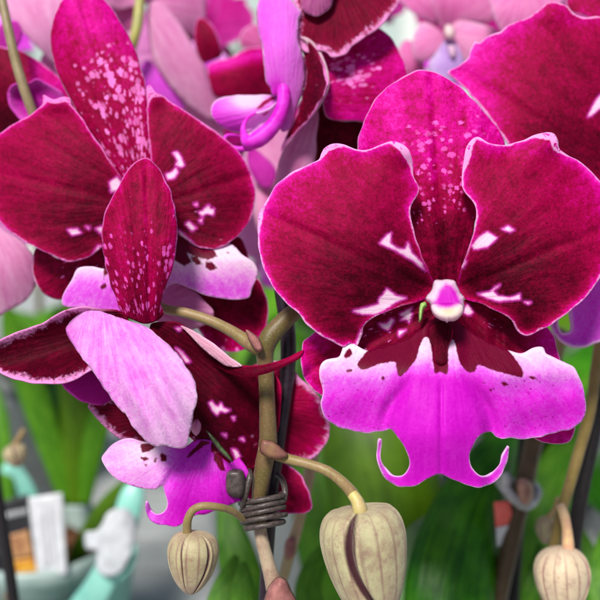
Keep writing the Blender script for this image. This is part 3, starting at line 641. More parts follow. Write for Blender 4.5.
sheet('lateral_sepal', [(300, 60), (318, 64), (330, 100), (345, 110), (364, 118), (366, 140), (360, 152), (335, 150), (318, 168), (310, 160), (312, 135)], ((340, 110), (320, 165), 28), relief(d4 + 12, d4 + 16), [M_petal_soft, M_back], F4, 3, tone=lambda c: np.full(len(c.p), .05))
sheet('lateral_sepal', [(284, 148), (296, 134), (310, 118), (318, 110), (317, 135), (315, 160), (308, 180), (296, 205), (280, 215), (274, 190), (278, 165)], ((315, 110), (284, 210), 20), relief(d4 + 6, d4 + 12, -2, 2), [M_dusty, M_petal_soft], F4, 3)
lip4 = sheet('lip', [(262, -6), (257, 8), (257, 27), (262, 47), (264, 68), (266, 82), (270, 88), (272, 95), (277, 96), (282, 92), (284, 104), (278, 118), (282, 132), (290, 128), (297, 108), (303, 92), (305, 72), (304, 58), (299, 42), (298, 34), (299, 20), (302, 12), (296, 5), (288, -4), (274, -10)], ((285, 120), (278, -10), 26),
             relief(d4 - 2, d4 - 8, -4, 5, .5, 4, 0, .1, .4, .08), [M_lilac, M_lilac], F4, 1.9, .6, tone=lambda c: .50 + .22 * np.exp(-c.edge / 3) + .12 * c.v - .5 * np.exp(-((c.p[:, 1] - 92) / 12) ** 2 - ((c.p[:, 0] - 276) / 8) ** 2), spot=lambda c: .4 * np.ones(len(c.p)), ruffle=(.35, .35))
sheet('side_lobe', [(284, 100), (270, 95), (252, 95), (234, 95.5), (220, 98), (213, 104), (211, 113), (215, 121), (224, 128), (236, 133), (246, 132), (258, 124), (274, 114)], ((285, 104), (212, 112), 20), relief(d4 + 1, d4 + 3, -1, 3, 0, 4, 0, .1, .5, .08), [M_lilac, M_lilac], lip4, 1.9, .6,
      tone=lambda c: .12 + .95 * np.exp(-((c.p[:, 0] - 248) / 26) ** 2) * (1 - sst(c.p[:, 1], 100, 122)) + .1, dark=polys([[(254, 111), (262, 102), (272, 96), (279, 97), (270, 102), (261, 108)]]), ruffle=(.3, .3))
sheet('side_lobe', [(281, 98), (284, 110), (276, 124), (264, 132), (252, 134), (244, 130), (245, 122), (254, 115), (266, 111), (274, 106)], ((282, 104), (246, 128), 14), dome(d4 - 2, -3.5, 10), [M_lilac, M_lilac], lip4, 1.6, .5, tone=lambda c: .85 + 0 * c.u,
      dark=polys([[(262, 115), (266, 112), (272, 110), (268, 113), (264, 116)], [(256, 131), (259, 127), (262, 129), (258, 132)]]), ruffle=(.2, .3))
vtube('tendril', [(283, 84, d4 - 4, 7), (284, 99, d4 - 5, 7), (280, 114, d4 - 5, 7.2), (272, 127, d4 - 5, 8), (260, 138, d4 - 5.5, 8.6), (249, 142, d4 - 6, 7), (244, 135, d4 - 5, 4), (243.5, 126, d4 - 4, 2.4), (248, 118, d4 - 3, 1.6), (256, 113, d4 - 2, 1.0)], M_tendril, lip4, 14)
vtube('tendril', [(252, 147, d4 - 4, 4), (240, 149, d4 - 4, 2.8), (230, 146, d4 - 4, 2.1), (224.5, 140, d4 - 4, 1.9), (227, 135.5, d4 - 3, 1.6), (234, 135, d4 - 2, 1.2), (240, 136, d4 - 1, .6)], M_tendril, lip4, 12)
sheet('petal', [(303, 10), (300, -10), (310, -30), (335, -30), (334, -8), (330, 8), (322, 15), (312, 16)], ((318, -30), (316, 16), 16), relief(d4 - 7, d4 - 6, -2, 2), [M_dusty, M_petal_soft], F4, 2.6, tone=lambda c: .2 + 0 * c.u)

# ================================================================== top right flower
F5 = thing('orchid_flower', 'crimson orchid flower at top right whose broad ruffled petal runs behind the frontal bloom', 'flower', V1(630, 180, 40), 'orchid flowers')
d5 = 30
sheet('petal', [(640, 190), (600, 185), (560, 180), (530, 160), (510, 145), (497, 127), (478, 103), (462, 85), (448, 73), (458, 66), (468, 58), (470, 50), (475, 42), (480, 43), (487, 36), (500, 32), (508, 25), (523, 20), (536, 12), (546, 4), (556, 2), (566, 6), (574, 14), (586, 17), (600, 17), (625, 25), (645, 60), (650, 120)],
      ((640, 185), (460, 70), 85), relief(d5 + 6, d5 + 4, -7, 3, -.9, 7, .6, .06, .6, .05, extra=bump_fold(552, 12, 18, 14, -2.4), ridges=.07), [M_petal, M_back], F5, 2.2,
      tone=lambda c: .28 + .34 * np.exp(-c.edge / 16) + .26 * sst(c.p[:, 0], 560, 480) - .22 * sst(c.p[:, 1] - .35 * (c.p[:, 0] - 500), 70, 135),
      mark=polys([[(600, 95), (594, 104), (590, 112), (588, 117), (592, 115), (600, 108), (620, 100)]]))
sheet('dorsal_sepal', [(640, 60), (610, 30), (585, 16), (572, 12), (566, 2), (572, -14), (590, -40), (640, -60), (680, -20), (680, 40)], ((645, 60), (590, -40), 50), relief(d5 + 14, d5 + 16, -3, 3), [M_sepal, M_back], F5, 3, tone=lambda c: .45 + .1 * np.exp(-c.edge / 6))
sheet('petal', [(650, 190), (680, 150), (730, 110), (790, 120), (810, 180), (780, 240), (720, 262), (670, 225)], ((645, 195), (800, 170), 70), relief(d5 + 4, d5 + 6, -6, 3), [M_petal, M_back], F5, 4)
sheet('lip', [(640, 230), (616, 240), (600, 250), (604, 262), (596, 280), (582, 288), (572, 300), (571, 316), (572, 330), (566, 334), (560, 332), (557, 322), (560, 308), (555, 310), (552.5, 324), (557, 336), (568, 344), (582, 346.5), (596, 342), (612, 338), (630, 350), (650, 346), (680, 320), (700, 270), (680, 238)],
      ((648, 225), (600, 345), 70), lambda c: d5 - 4 + .6 * nz(c.p, .06, 3) - 2.0 * np.exp(-c.edge / 6), [M_lip, M_lip], F5, 2.2, .9, tone=lambda c: .7 - .35 * np.exp(-c.edge / 2.5), ruffle=(.3, .3))
sheet('column', [(636, 180), (650, 178), (660, 190), (660, 206), (648, 214), (636, 206)], ((648, 178), (648, 214), 13), dome(d5, 6, 8), [M_column, M_column], F5, 2.5)

# ================================================================== flower behind the spike
F7 = thing('orchid_flower', 'dark crimson orchid flower half hidden behind the flower spike with pale frilled margins', 'flower', V1(300, 430, 30), 'orchid flowers')
d7 = 30
sheet('petal', [(284, 362), (292, 368), (300, 378), (311, 389), (321, 400), (328, 415), (330, 430), (326, 444), (316, 456), (304, 461), (292, 460), (278, 456), (262, 445), (240, 430), (225, 400), (240, 372), (265, 362)], ((235, 400), (330, 425), 52), relief(d7, d7 - 3, -4, 3, -.8, 6), [M_frill, M_back], F7, 2.2,
      tone=lambda c: .34 + .22 * sst(c.p[:, 0], 290, 325) - .16 * np.exp(-((c.p[:, 1] - 425) / 14) ** 2))
sheet('petal', [(276, 455), (286, 463), (296, 470), (304, 480), (311, 497), (312, 508), (305, 513), (290, 514), (276, 512), (258, 505), (240, 490), (245, 468), (260, 455)], ((245, 475), (312, 508), 28), relief(d7 + 2, d7 - 2, -3, 3, -.6, 4), [M_petal_soft, M_back], F7, 2.4, tone=lambda c: .34 + .25 * np.exp(-c.edge / 3))
# ================================================================== flowers further back
F8 = thing('orchid_flower', 'blurred crimson orchid flower at far left with curled pink-rimmed lobe behind the olive stem', 'flower', V1(30, 80, 60), 'orchid flowers')
sheet('petal', [(-20, 50), (10, 48), (25, 52), (40, 62), (60, 78), (80, 100), (90, 130), (60, 150), (20, 150), (-20, 150)], ((-10, 120), (50, 70), 50), relief(64, 60, -5, 3), [M_petal_soft, M_back], F8, 3.2, tone=lambda c: .22 + .45 * sst(c.p[:, 0], 15, 40) - .2 * sst(c.p[:, 1], 80, 120))
sheet('lip', [(8, 95), (12, 86), (20, 83), (28, 84), (36, 80), (44, 82), (60, 92), (66, 104), (56, 120), (30, 124), (14, 112)], ((60, 105), (10, 100), 20), relief(48, 46, 3, -3, -1, 4), [M_violetpetal, M_back], F8, 2.4, tone=lambda c: .72 + .6 * np.exp(-c.edge / 3))
sheet('petal', [(-20, 40), (0, 58), (14, 50), (22, 34), (16, 20), (0, 26)], ((0, 60), (10, 20), 20), relief(70, 66), [M_violetpetal, M_back], F8, 3.2, tone=lambda c: .8 + 0 * c.u)

def spread(name, label, items, loc, group='orchid flowers'):
    f = thing('orchid_flower', label, 'flower', loc, group)
    for part, outline, frame, dep, mats, tn in items:
        sheet(part, outline, frame, dep, mats, f, 3.4, tone=tn, ruffle=(.6, .12), th=.5)
    return f
flat = lambda v: (lambda c: v + .2 * np.exp(-c.edge / 6) + .10 * c.v)
spread('pale', 'pale dusty pink orchid flower at the top left corner behind the speckled sepal',
       [('petal', [(4, -20), (6, 0), (10, 16), (22, 32), (40, 50), (56, 64), (70, 60), (80, 30), (76, -20)], ((60, 66), (20, -10), 36), relief(100, 96, -5, 4), [M_dusty, M_dusty], flat(.62)),
        ('petal', [(84, 20), (70, 30), (40, 60), (60, 80), (100, 80), (120, 50), (108, 20)], ((70, 70), (110, 20), 34), relief(104, 100, -4, 4), [M_pale, M_dusty], flat(.5))], V1(50, 40, 100))
spread('pale', 'dusty pink orchid flower seen from behind with broad pale petals beneath a thin green stalk',
       [('petal', [(148, 6), (160, 2), (176, 18), (190, 40), (206, 66), (220, 92), (226, 112), (214, 120), (198, 112), (178, 96), (160, 72), (150, 44)], ((150, 4), (222, 116), 26), relief(110, 118, -5, 4), [M_dusty, M_dusty], flat(.52)),
        ('petal', [(100, -20), (150, -20), (200, -14), (206, 10), (204, 34), (188, 34), (166, 12), (146, 4), (120, 10), (104, 4)], ((130, 0), (205, 10), 30), relief(114, 122, -4, 4), [M_dusty, M_pale], flat(.42)),
        ('petal', [(146, 60), (156, 66), (170, 80), (182, 96), (184, 112), (170, 110), (150, 96), (138, 76)], ((146, 62), (182, 110), 18), relief(116, 120, -2, 2), [M_lip, M_pale], lambda c: .62 + 0 * c.u),
        ('petal', [(108, 4), (128, 0), (140, 8), (136, 24), (122, 34), (110, 22)], ((140, 8), (110, 20), 18), relief(118, 122, -2, 2), [M_pale, M_pale], flat(.3)),
        ('petal', [(180, 94), (206, 92), (222, 110), (226, 150), (240, 190), (220, 200), (190, 150), (176, 112)], ((190, 96), (230, 190), 26), relief(124, 132, -4, 4), [M_pale, M_dusty], flat(.7))], V1(170, 50, 115))
spread('crim', 'blurred crimson orchid flower between the pale blossoms and the lilac lobe',
       [('petal', [(208, 68), (216, 62), (230, 58), (246, 49), (262, 48), (272, 60), (276, 84), (268, 96), (240, 97), (214, 96)], ((272, 80), (210, 66), 30), relief(96, 92, -4, 3), [M_petal_soft, M_back], lambda c: .30 + .5 * np.exp(-((c.p[:, 1] - 62 + .25 * (c.p[:, 0] - 230)) / 8) ** 2)),
        ('petal', [(198, 20), (208, 22), (218, 36), (222, 54), (212, 60), (202, 62), (194, 40)], ((214, 62), (206, 20), 14), relief(100, 98, -2, 2), [M_petal_soft, M_back], lambda c: .2 + .3 * np.exp(-c.edge / 4)),
        ('petal', [(242, 32), (256, 24), (274, 30), (274, 50), (252, 50), (240, 46)], ((270, 50), (250, 28), 16), relief(120, 124, -2, 2), [M_pale, M_pale], flat(.1)),
        ('petal', [(226, 94), (262, 90), (276, 100), (282, 140), (270, 150), (244, 130)], ((262, 90), (260, 150), 22), relief(98, 104, -2, 2), [M_dusty, M_dusty], flat(.35))], V1(240, 70, 100))
spread('stack', 'muted pink orchid flower with violet tip deep between left and main flower',
       [('petal', [(250, 148), (262, 154), (274, 166), (276, 178), (268, 190), (256, 182), (248, 166)], ((250, 150), (272, 186), 14), relief(86, 84, -2, 2), [M_violetpetal, M_pale], lambda c: .8 + 0 * c.u),
        ('petal', [(250, 130), (276, 124), (300, 150), (306, 200), (296, 250), (280, 262), (262, 240), (250, 200), (244, 160)], ((262, 130), (284, 260), 28), relief(96, 104, -4, 4), [M_dusty, M_pale], flat(.62)),
        ('petal', [(258, 180), (270, 186), (276, 215), (272, 250), (262, 240), (254, 215)], ((262, 180), (270, 250), 10), relief(88, 92, -2, 2), [M_pale, M_dusty], flat(.6))], V1(275, 200, 96))
spread('edge', 'pale pink orchid petals hanging at the left edge below the large crimson petal',
       [('petal', [(-14, 222), (6, 232), (24, 244), (36, 262), (38, 278), (28, 298), (12, 310), (-8, 316), (-20, 290)], ((-10, 225), (14, 312), 34), relief(56, 62, -5, 4), [M_dusty, M_pale], flat(.6))], V1(0, 265, 58))
spread('veil', 'pink underside of an orchid flower between the oval sepal and the slanting flower stalk',
       [('petal', [(160, 284), (178, 282), (196, 292), (206, 303), (213, 312), (208, 322), (192, 330), (172, 332), (156, 318)], ((156, 306), (213, 314), 20), relief(27, 24, -2, 2), [M_dusty, M_pale], flat(.45))], V1(180, 310, 26), 'orchid flowers')
F9 = spread('lil', 'soft lilac pink orchid flower with tiny white column behind the main bloom',
       [('petal', [(440, 30), (424, 22), (416, 30), (412, 46), (414, 58), (424, 62), (438, 52), (446, 40)], ((446, 34), (414, 56), 20), relief(112, 108, -4, 3), [M_pale, M_dusty], flat(.5)),
        ('petal', [(452, 24), (462, 20), (480, 24), (500, 32), (506, 40), (490, 58), (470, 66), (456, 62), (450, 44)], ((450, 32), (500, 44), 24), relief(112, 108, -4, 3), [M_pale, M_dusty], flat(.62)),
        ('petal', [(440, 26), (430, 4), (440, -20), (480, -30), (500, 0), (490, 22), (464, 22), (452, 28)], ((448, 28), (466, -20), 34), relief(114, 112, -4, 3), [M_pale, M_dusty], flat(.4)),
        ('petal', [(426, 20), (404, 6), (392, -14), (420, -30), (440, -10), (444, 24)], ((442, 26), (404, -12), 24), relief(116, 114, -4, 3), [M_pale, M_dusty], flat(.36)),
        ('lip', [(444, 40), (454, 40), (462, 54), (466, 74), (452, 84), (434, 80), (428, 66), (436, 52)], ((448, 38), (446, 84), 18), relief(108, 102, -3, 3), [tissue('lilac_grey', [(0, (150, 110, 190)), (.5, (186, 150, 216)), (1, (226, 204, 236))], rim=(226, 204, 240), rimw=1, mottle=.2), M_pale], flat(.45)),
        ('petal', [(408, 40), (424, 60), (420, 90), (400, 80), (396, 56)], ((424, 60), (402, 64), 20), relief(120, 118, -3, 3), [M_pale, M_dusty], flat(.3))], V1(448, 36, 110))
sheet('column', [(445, 26), (449, 24), (454, 28), (456, 34), (452, 39.5), (446, 39), (443.5, 33)], ((450, 24), (450, 40), 6), dome(106, 5, 5), [M_column, M_column], F9, 1.6, tone=lambda c: .6 + 0 * c.u)
sheet('anther_cap', [(448, 46), (455, 46), (457, 54), (453, 60), (448, 56)], ((452, 45), (452, 60), 5), dome(104, 4, 4), [M_column, M_column], F9, 1.6, tone=lambda c: .9 + 0 * c.u)
spread('pk', 'clear pink orchid flower at the top edge above the ruffled crimson petal',
       [('petal', [(490, -20), (490, 6), (496, 22), (506, 34), (524, 28), (548, 20), (560, 6), (566, -20)], ((530, -20), (520, 34), 36), relief(92, 86, -5, 4), [M_pale, M_dusty], lambda c: .5 + .2 * np.exp(-c.edge / 4))], V1(525, 0, 90))

# ------------------------------------------------------------------ out-of-focus flowers filling the rows behind
M_mag = tissue('magenta_far_petal', [(0, (150, 0, 90)), (0.4, (190, 14, 130)), (0.7, (214, 60, 170)), (1, (232, 130, 206))], rim=(236, 150, 216), rimw=1.2, vein=0.2, mottle=0.14, fine=0.06, trans=0.3)
M_mauve = tissue('mauve_far_petal', [(0, (176, 80, 156)), (0.35, (212, 116, 190)), (0.65, (226, 156, 212)), (1, (240, 196, 232))], rim=(240, 190, 232), rimw=1.3, vein=0.42, veink=12, mottle=0.14, fine=0.08, trans=0.3)
def placed(px, py, d, sc, rx, ry, rz):
    Mx = np.array(Euler((rx, ry, rz)).to_matrix()); o0 = np.array(V1(px, py, d))
    def mp(p, dd):
        L = np.stack([(p[:, 0] - 445) * S * sc, np.broadcast_to(dd, (len(p),)) * .001 * sc, (300 - p[:, 1]) * S * sc], 1) @ Mx.T
        return o0 + L[:, :1] * RT + L[:, 1:2] * FW + L[:, 2:3] * UP
    return mp
SLIP = [(436, 318), (412, 336), (384, 347), (347, 341), (325, 360), (320, 390), (330, 420), (364, 433), (391, 430), (405, 452), (410, 480), (438, 476), (474, 482), (474, 452), (492, 432), (540, 437), (580, 420), (585, 392), (574, 366), (540, 348), (489, 342), (456, 321)]
def bgflower(label, px, py, d, sc, rx, ry, rz, m, ml, tn):
    f = thing('orchid_flower', label, 'flower', V1(px, py, d), 'orchid flowers')
    mp = placed(px, py, d, sc, R(rx), R(ry), R(rz))
    k = dict(mp=mp, h=6.0, ruffle=(1.2, .06), th=.5)
    def t(v): return lambda c: v + .2 * np.exp(-c.edge / 8) + .12 * c.v - .2 * np.exp(-(c.u / .25) ** 2)
    sheet('dorsal_sepal', DORSAL, ((445, 288), (432, 70), 72), relief(8, 16, -10, 8, 2, 8, 1.5, .08, 1.5, .04), [m, m], f, tone=t(tn), **k)
    sheet('petal', LPETAL, ((438, 292), (262, 212), 95), relief(4, 10, -14, 8, -2, 9, 1, .06, 1.6, .04), [m, m], f, tone=t(tn), **k)
    sheet('petal', RPETAL, ((452, 292), (618, 222), 92), relief(4, 10, -14, 8, -2, 9, 1, .06, 1.6, .04), [m, m], f, tone=t(tn), **k)
    sheet('lateral_sepal', LSEP, ((444, 308), (306, 372), 42), relief(8, 14, -4, 4), [m, m], f, tone=t(tn - .1), **k)
    sheet('lateral_sepal', RSEP, ((446, 308), (566, 440), 46), relief(8, 14, -4, 4), [m, m], f, tone=t(tn - .1), **k)
    sheet('lip', SLIP, ((441, 300), (441, 487), 140), lambda c: 3 - 14 * sst(c.p[:, 1], 318, 370) + 6 * (np.abs(c.p[:, 0] - 441) / 130) ** 2 + nz(c.p, .05, 4), [ml, ml], f, tone=lambda c: .3 + .4 * sst(c.p[:, 1], 350, 420), **k)
    sheet('column', COLUMN, ((445, 278), (445, 322), 20), dome(-4, 8, 14), [M_column, M_column], f, mp=mp, h=4.0, tone=lambda c: .8 + 0 * c.u, ruffle=(0, 1))
for a in [('blurred mauve orchid flower behind the top of the speckled sepal at upper left', 112, 66, 175, .62, 8, 14, -10, M_mauve, M_lip, .5),
          ('blurred mauve orchid flower beyond the top left olive stalk', 4, 0, 185, .6, -6, -20, 16, M_mauve, M_lip, .42),
          ('blurred magenta orchid flower low behind the lilac lobe at top centre', 262, 150, 165, .58, 6, 24, 12, M_mag, M_lip, .4),
          ('blurred mauve orchid flower behind the central flowers above the olive branch', 292, 236, 190, .62, 12, -16, -8, M_mauve, M_lip, .5),
          ('blurred mauve orchid flower above the spotted sepal at top centre', 356, -26, 200, .62, 4, -12, 20, M_mauve, M_mag, .5),
          ('blurred magenta orchid flower behind the lilac pink flower at the top', 470, 34, 215, .66, 2, 18, -14, M_mag, M_lip, .5),
          ('blurred mauve orchid flower at the top right corner', 590, -18, 190, .64, -4, -18, 8, M_mauve, M_mag, .46),
          ('blurred magenta orchid flower between left bloom and lilac lobe', 205, 34, 215, .50, 4, 20, -20, M_mag, M_lip, .55),
          ('blurred mauve orchid flower at the left edge behind the hanging pale petals', -24, 228, 150, .6, 6, 20, 10, M_mauve, M_lip, .5)]:
    bgflower(*a)
# ================================================================== flower spikes, clip, stakes
SP = thing('flower_spike', 'thick olive green flower spike running down the centre inside a dark coiled clip', 'flower stem', V1(265, 600, 12))
vtube('stem', [(318, 292, 17, 8), (303, 305, 15, 8.5), (285, 320, 13, 9), (270, 337, 12, 10), (265, 352, 12, 9), (266, 370, 12, 8), (267, 395, 12, 7.8), (268, 425, 12, 8.6), (268, 444, 12, 9.2), (264, 465, 12, 9), (260, 490, 13, 8), (259, 510, 14, 7), (260, 528, 14, 6.2)], M_stem, SP, 18)
vtube('stem', [(259, 522, 14, 6.2), (262, 540, 14, 6.6), (267, 560, 14, 7), (272, 578, 14, 8), (276, 592, 14, 9.5), (279, 610, 14, 9)], M_stem2, SP, 18)
vtube('pedicel', [(160, 305, 16, 4), (166, 309, 15, 4.6), (182, 312, 13, 5), (200, 317, 12, 5.2), (218, 324, 11, 5.4), (236, 334, 11, 6), (250, 344, 11, 7), (262, 352, 12, 6)], M_pedicel, SP, 14)
vtube('pedicel', [(262, 448, 12, 5), (272, 453, 9, 5.6), (288, 459, 6, 5.2), (308, 464, 4, 5), (327, 471, 2, 5.2), (342, 482, 1, 5.6), (352, 493, 1, 6.2), (359, 505, 1, 7)], M_pedicel, SP, 14)
sheet('bract', [(246, 330), (253, 333), (260, 340), (263, 349), (258, 352), (252, 346), (248, 338)], ((256, 352), (248, 331), 8), dome(6.5, 1.6, 5), [M_bract], SP, 1.4, ruffle=(.2, .4))
sheet('bract', [(262, 440), (272, 441), (282, 448), (288, 456), (280, 460), (268, 458), (260, 451)], ((262, 446), (288, 457), 8), dome(4.5, 2.2, 5), [simple('mauve_bract', (138, 106, 74), (120, 76, 70), 260, .45)], SP, 1.4, ruffle=(.2, .4))
sheet('bract', [(266, 592), (270, 584), (278, 577), (286, 580), (292, 590), (297, 604), (290, 612), (264, 610)], ((280, 612), (280, 577), 15), dome(10, 6, 10), [M_bract], SP, 1.6, ruffle=(.3, .3))

def dark_plastic(name, c1, c2, rough):
    return simple(name, c1, c2, 700, rough, .4, .0002)
M_clip = dark_plastic('brown_grey_plastic', (58, 50, 48), (84, 74, 72), .38)
M_stake = dark_plastic('black_plastic', (34, 22, 34), (46, 34, 46), .35)
M_stake2 = dark_plastic('matte_black_plastic', (16, 12, 16), (30, 24, 28), .5)
CL = thing('support_clip', 'dark grey coiled plastic clip with oval tab wound around the main flower spike', 'plant clip', V1(262, 525, 14))
hel = []
for i in range(0, 4 * 12 + 7):
    a = i / 12 * 2 * math.pi - 0.6
    y = 494 + i / 54 * 30 + 4.2 * math.sin(a + .9) * 0
    hel.append((263 + (21.5 + 1.2 * math.sin(i * .23)) * math.cos(a), y - 3.0 * math.cos(a) + 2.4 + .9 * math.sin(i * .41), 15 - 6.3 * math.sin(a), 2.75))
vtube('coil', hel, M_clip, CL, 10, 0.0)
vtube('coil', [(284, 499, 13, 3), (285, 490, 14, 3), (281, 478, 18, 3), (272, 474, 22, 3)], M_clip, CL, 10, 0)
vtube('coil', [(242, 512, 14, 3), (244, 500, 10, 3.2), (247, 488, 9, 3.4), (250, 476, 10, 3.2), (249, 471, 13, 2.8)], M_clip, CL, 10, 0)
sheet('tab', [(225, 472), (230, 468.5), (238, 468), (244, 471), (246, 480), (246, 490), (243, 497), (236, 499), (228, 497), (223.5, 490), (223, 480)], ((235, 468), (235, 499), 11), dome(11, 5.5, 7), [M_clip], CL, 1.6, 3.0, ruffle=(0, 1))

def stake(label, pts, mat):
    o = vtube('support_stake', pts, mat, None, 14, 0.0)
    o['label'] = label; o['category'] = 'stake'; o['group'] = 'black support stakes'
    return o
stake('black plastic support stake directly behind the central olive flower spike', [(274, 200, 26, 6.5), (280, 280, 25, 7), (288, 335, 24, 8), (286, 387, 23, 7.5), (279, 440, 22, 7), (272, 495, 22, 6.5), (267, 560, 26, 6.3), (262, 640, 34, 6.3), (250, 760, 60, 6.3)], M_stake)
stake('slanting black stake at the right edge behind the small cream bud', [(612, 330, 60, 7), (602, 390, 62, 7), (592, 440, 64, 7.2), (580, 500, 66, 7.4), (571, 560, 70, 7.4), (562, 640, 80, 7.4), (550, 760, 100, 7)], M_stake2)
stake('upright black stake beside the brown stem below the right lobe of the lip', [(527, 380, 112, 6), (524, 450, 112, 6), (519, 520, 114, 6), (513, 600, 118, 6), (506, 700, 126, 6)], M_stake2)
stake('short dark stake crossing the black plant card at lower left', [(-10, 440, 125, 5), (0, 510, 125, 5.4), (8, 560, 125, 5.6), (16, 620, 127, 5.8), (26, 700, 132, 6)], M_stake2)

def spike(label, tubes, mat, loc, node=None):
    f = thing('flower_spike', label, 'flower stem', loc)
    for nm, pts in tubes: vtube(nm, pts, mat, f, 12)
    return f
spike('bare olive flower stalk slanting down at the top left corner', [('stem', [(-4, -30, 46, 4.4), (2, 0, 45, 4.5), (9, 32, 44, 4.6), (16, 62, 44, 4.8), (24, 88, 44, 5), (34, 116, 46, 5)])], stalk('olive_grey_stem', (134, 118, 82), (150, 132, 100), (120, 96, 80)), V1(20, 90, 44))
spike('thin yellow green flower stalk hanging between pale pink petals at the top', [('stem', [(142, -30, 106, 5), (140, 0, 106, 5), (138, 22, 105, 5.4), (134, 40, 105, 5), (128, 62, 110, 4)])], stalk('yellow_green_stem', (176, 172, 92), (160, 160, 90), (150, 120, 100)), V1(138, 20, 106))
b = spike('brown flower stalk behind the right of the lip with a pinkish node', [('stem', [(560, 330, 100, 8), (545, 400, 100, 8.5), (532, 450, 100, 9), (524, 485, 100, 9.6), (514, 530, 100, 9), (500, 590, 100, 9), (488, 650, 102, 9), (470, 760, 110, 9)])], M_brown_stem, V1(500, 600, 100))
sheet('bract', [(516, 482), (524, 478), (532, 484), (533, 498), (526, 508), (518, 502)], ((524, 510), (524, 478), 9), dome(93, 6, 8), [simple('tan_bract', (196, 150, 128), (150, 104, 84), 200, .5)], b, 2, ruffle=(.3, .3))
b = spike('pale mauve flower stalk with pink node low in the centre behind the main spike', [('stem', [(316, 440, 62, 6), (306, 490, 60, 6), (298, 525, 60, 5.6), (291, 548, 60, 6.4), (284, 575, 60, 5.4), (276, 605, 60, 5.4), (262, 680, 62, 6)])], stalk('pale_mauve_stem', (164, 148, 104), (176, 150, 122), (150, 100, 100)), V1(285, 600, 60))
sheet('bract', [(286, 540), (293, 537), (296, 544), (294, 556), (287, 560), (284, 550)], ((290, 560), (292, 537), 6), dome(57, 3, 5), [M_bract], b, 1.8, ruffle=(.2, .3))
spike('olive stalk at the right edge carrying the small cream bud', [('stem', [(604, 310, 56, 5), (597, 360, 56, 5.4), (590, 410, 56, 5.6), (578, 455, 56, 5.6), (568, 490, 56, 5.4), (561, 512, 56, 5.4), (552, 560, 58, 5.4), (540, 640, 60, 5.6)])], stalk('mid_olive_stem', (128, 112, 50), (140, 118, 66), (110, 80, 60)), V1(580, 450, 56))

cc = thing('support_clip', 'clear grey plastic clip fastening the brown stalk to the black stake', 'plant clip', V1(514, 505, 95))
M_clear = simple('clear_plastic', (150, 148, 146), (190, 190, 188), 300, .25, .6)
vtube('clip_arm', [(498, 482, 100, 4), (506, 490, 92, 5), (515, 500, 90, 5), (526, 506, 92, 5), (534, 502, 100, 4)], M_clear, cc, 12)
vtube('clip_arm', [(534, 502, 100, 4), (538, 492, 104, 4), (532, 484, 112, 4), (516, 482, 118, 4), (500, 482, 108, 4)], M_clear, cc, 12)
sheet('tab', [(500, 474), (508, 472), (513, 478), (512, 488), (505, 492), (499, 486)], ((506, 472), (506, 492), 8), dome(96, 5, 6), [M_clear], cc, 2, 2.0, ruffle=(0, 1))

# ------------------------------------------------------------------ buds
def bud(label, top, L, Rm, lean, mat, seams, ped, pmat, prof=(0.62, 0.42, 1.25), twist=0.0, nribs=15, group='closed orchid buds', dim=0.10):
    px, py, d = top
    root = thing('flower_bud', label, 'flower bud', V1(px, py, d), group)
    k = (D + d * .001) / D * S
    Lm, R0 = L * k, Rm * k
    o0 = np.array(V1(px, py, d))
    ax = -UP * math.cos(lean) + RT * math.sin(lean); sx = RT * math.cos(lean) + UP * math.sin(lean); fr = -FW
    nt, nph = 84, 150
    V = []; F = []; SE = []; RB = []; HH = []
    for i in range(nt):
        t = i / (nt - 1)
        tt = 0.5 - 0.5 * math.cos(math.pi * t)
        rr = (1 - (1 - min(tt / prof[0], 1)) ** 2.4) ** 0.5 if tt < prof[0] else 1.0
        if tt > prof[1]: rr *= max(0.0, 1 - ((tt - prof[1]) / (1.0 - prof[1])) ** prof[2] * 0.97) ** 0.62
        for j in range(nph):
            ph = 2 * math.pi * j / nph
            p2 = ph - twist * tt
            g = 0; lip = 0; sm = 0
            for (s0, s1, s2, w, dep) in seams:
                c = s0 * (1 - tt) ** 2 + 2 * s1 * tt * (1 - tt) + s2 * tt ** 2
                dl = (ph - c + math.pi) % (2 * math.pi) - math.pi
                g += dep * math.exp(-(dl / w) ** 2)
                lip += 0.05 * dep / .15 * math.exp(-((dl - w * 2.2) / (w * 2)) ** 2)
                sm = max(sm, math.exp(-(dl / (w * 1.5)) ** 2) * min(1, .5 + 2.2 * tt) * (.5 + dep * 2.5 if dep < .2 else 1.0))
            rib = max(0.0, math.cos(nribs * p2 + 1.6 * math.sin(2 * p2 + 1) + .5 * math.sin(5 * tt))) ** 9
            r = R0 * rr * (1 - g + lip - 0.0035 * rib * math.sin(math.pi * min(1, tt * 1.1)) + 0.03 * math.cos(3 * ph + .6) * (1 - tt))
            sh = -dim * Lm * math.exp(-((1 - rr) / .38) ** 2) * max(0, 1 - tt / .25) + dim * Lm * .4 * max(0, 1 - tt / .2)
            P = o0 + ax * (tt * Lm + sh) + (fr * math.cos(ph) * 0.92 + sx * math.sin(ph)) * r
            V.append(P); SE.append(sm); RB.append(rib * math.sin(math.pi * min(1, tt + .08))); HH.append(tt)
    for i in range(nt - 1):
        for j in range(nph):
            a = i * nph + j; b_ = i * nph + (j + 1) % nph
            F.append((a, a + nph, b_ + nph, b_))
    o = link('bud', V, F, mat, root)
    fattr(o.data, 'seam', SE); fattr(o.data, 'rib', RB); fattr(o.data, 'hh', HH)
    if ped: vtube('pedicel', ped, pmat, root, 14)
    return root
M_ped_yellow = stalk('yellow_pedicel', (196, 184, 110), (184, 166, 112), (170, 130, 100))
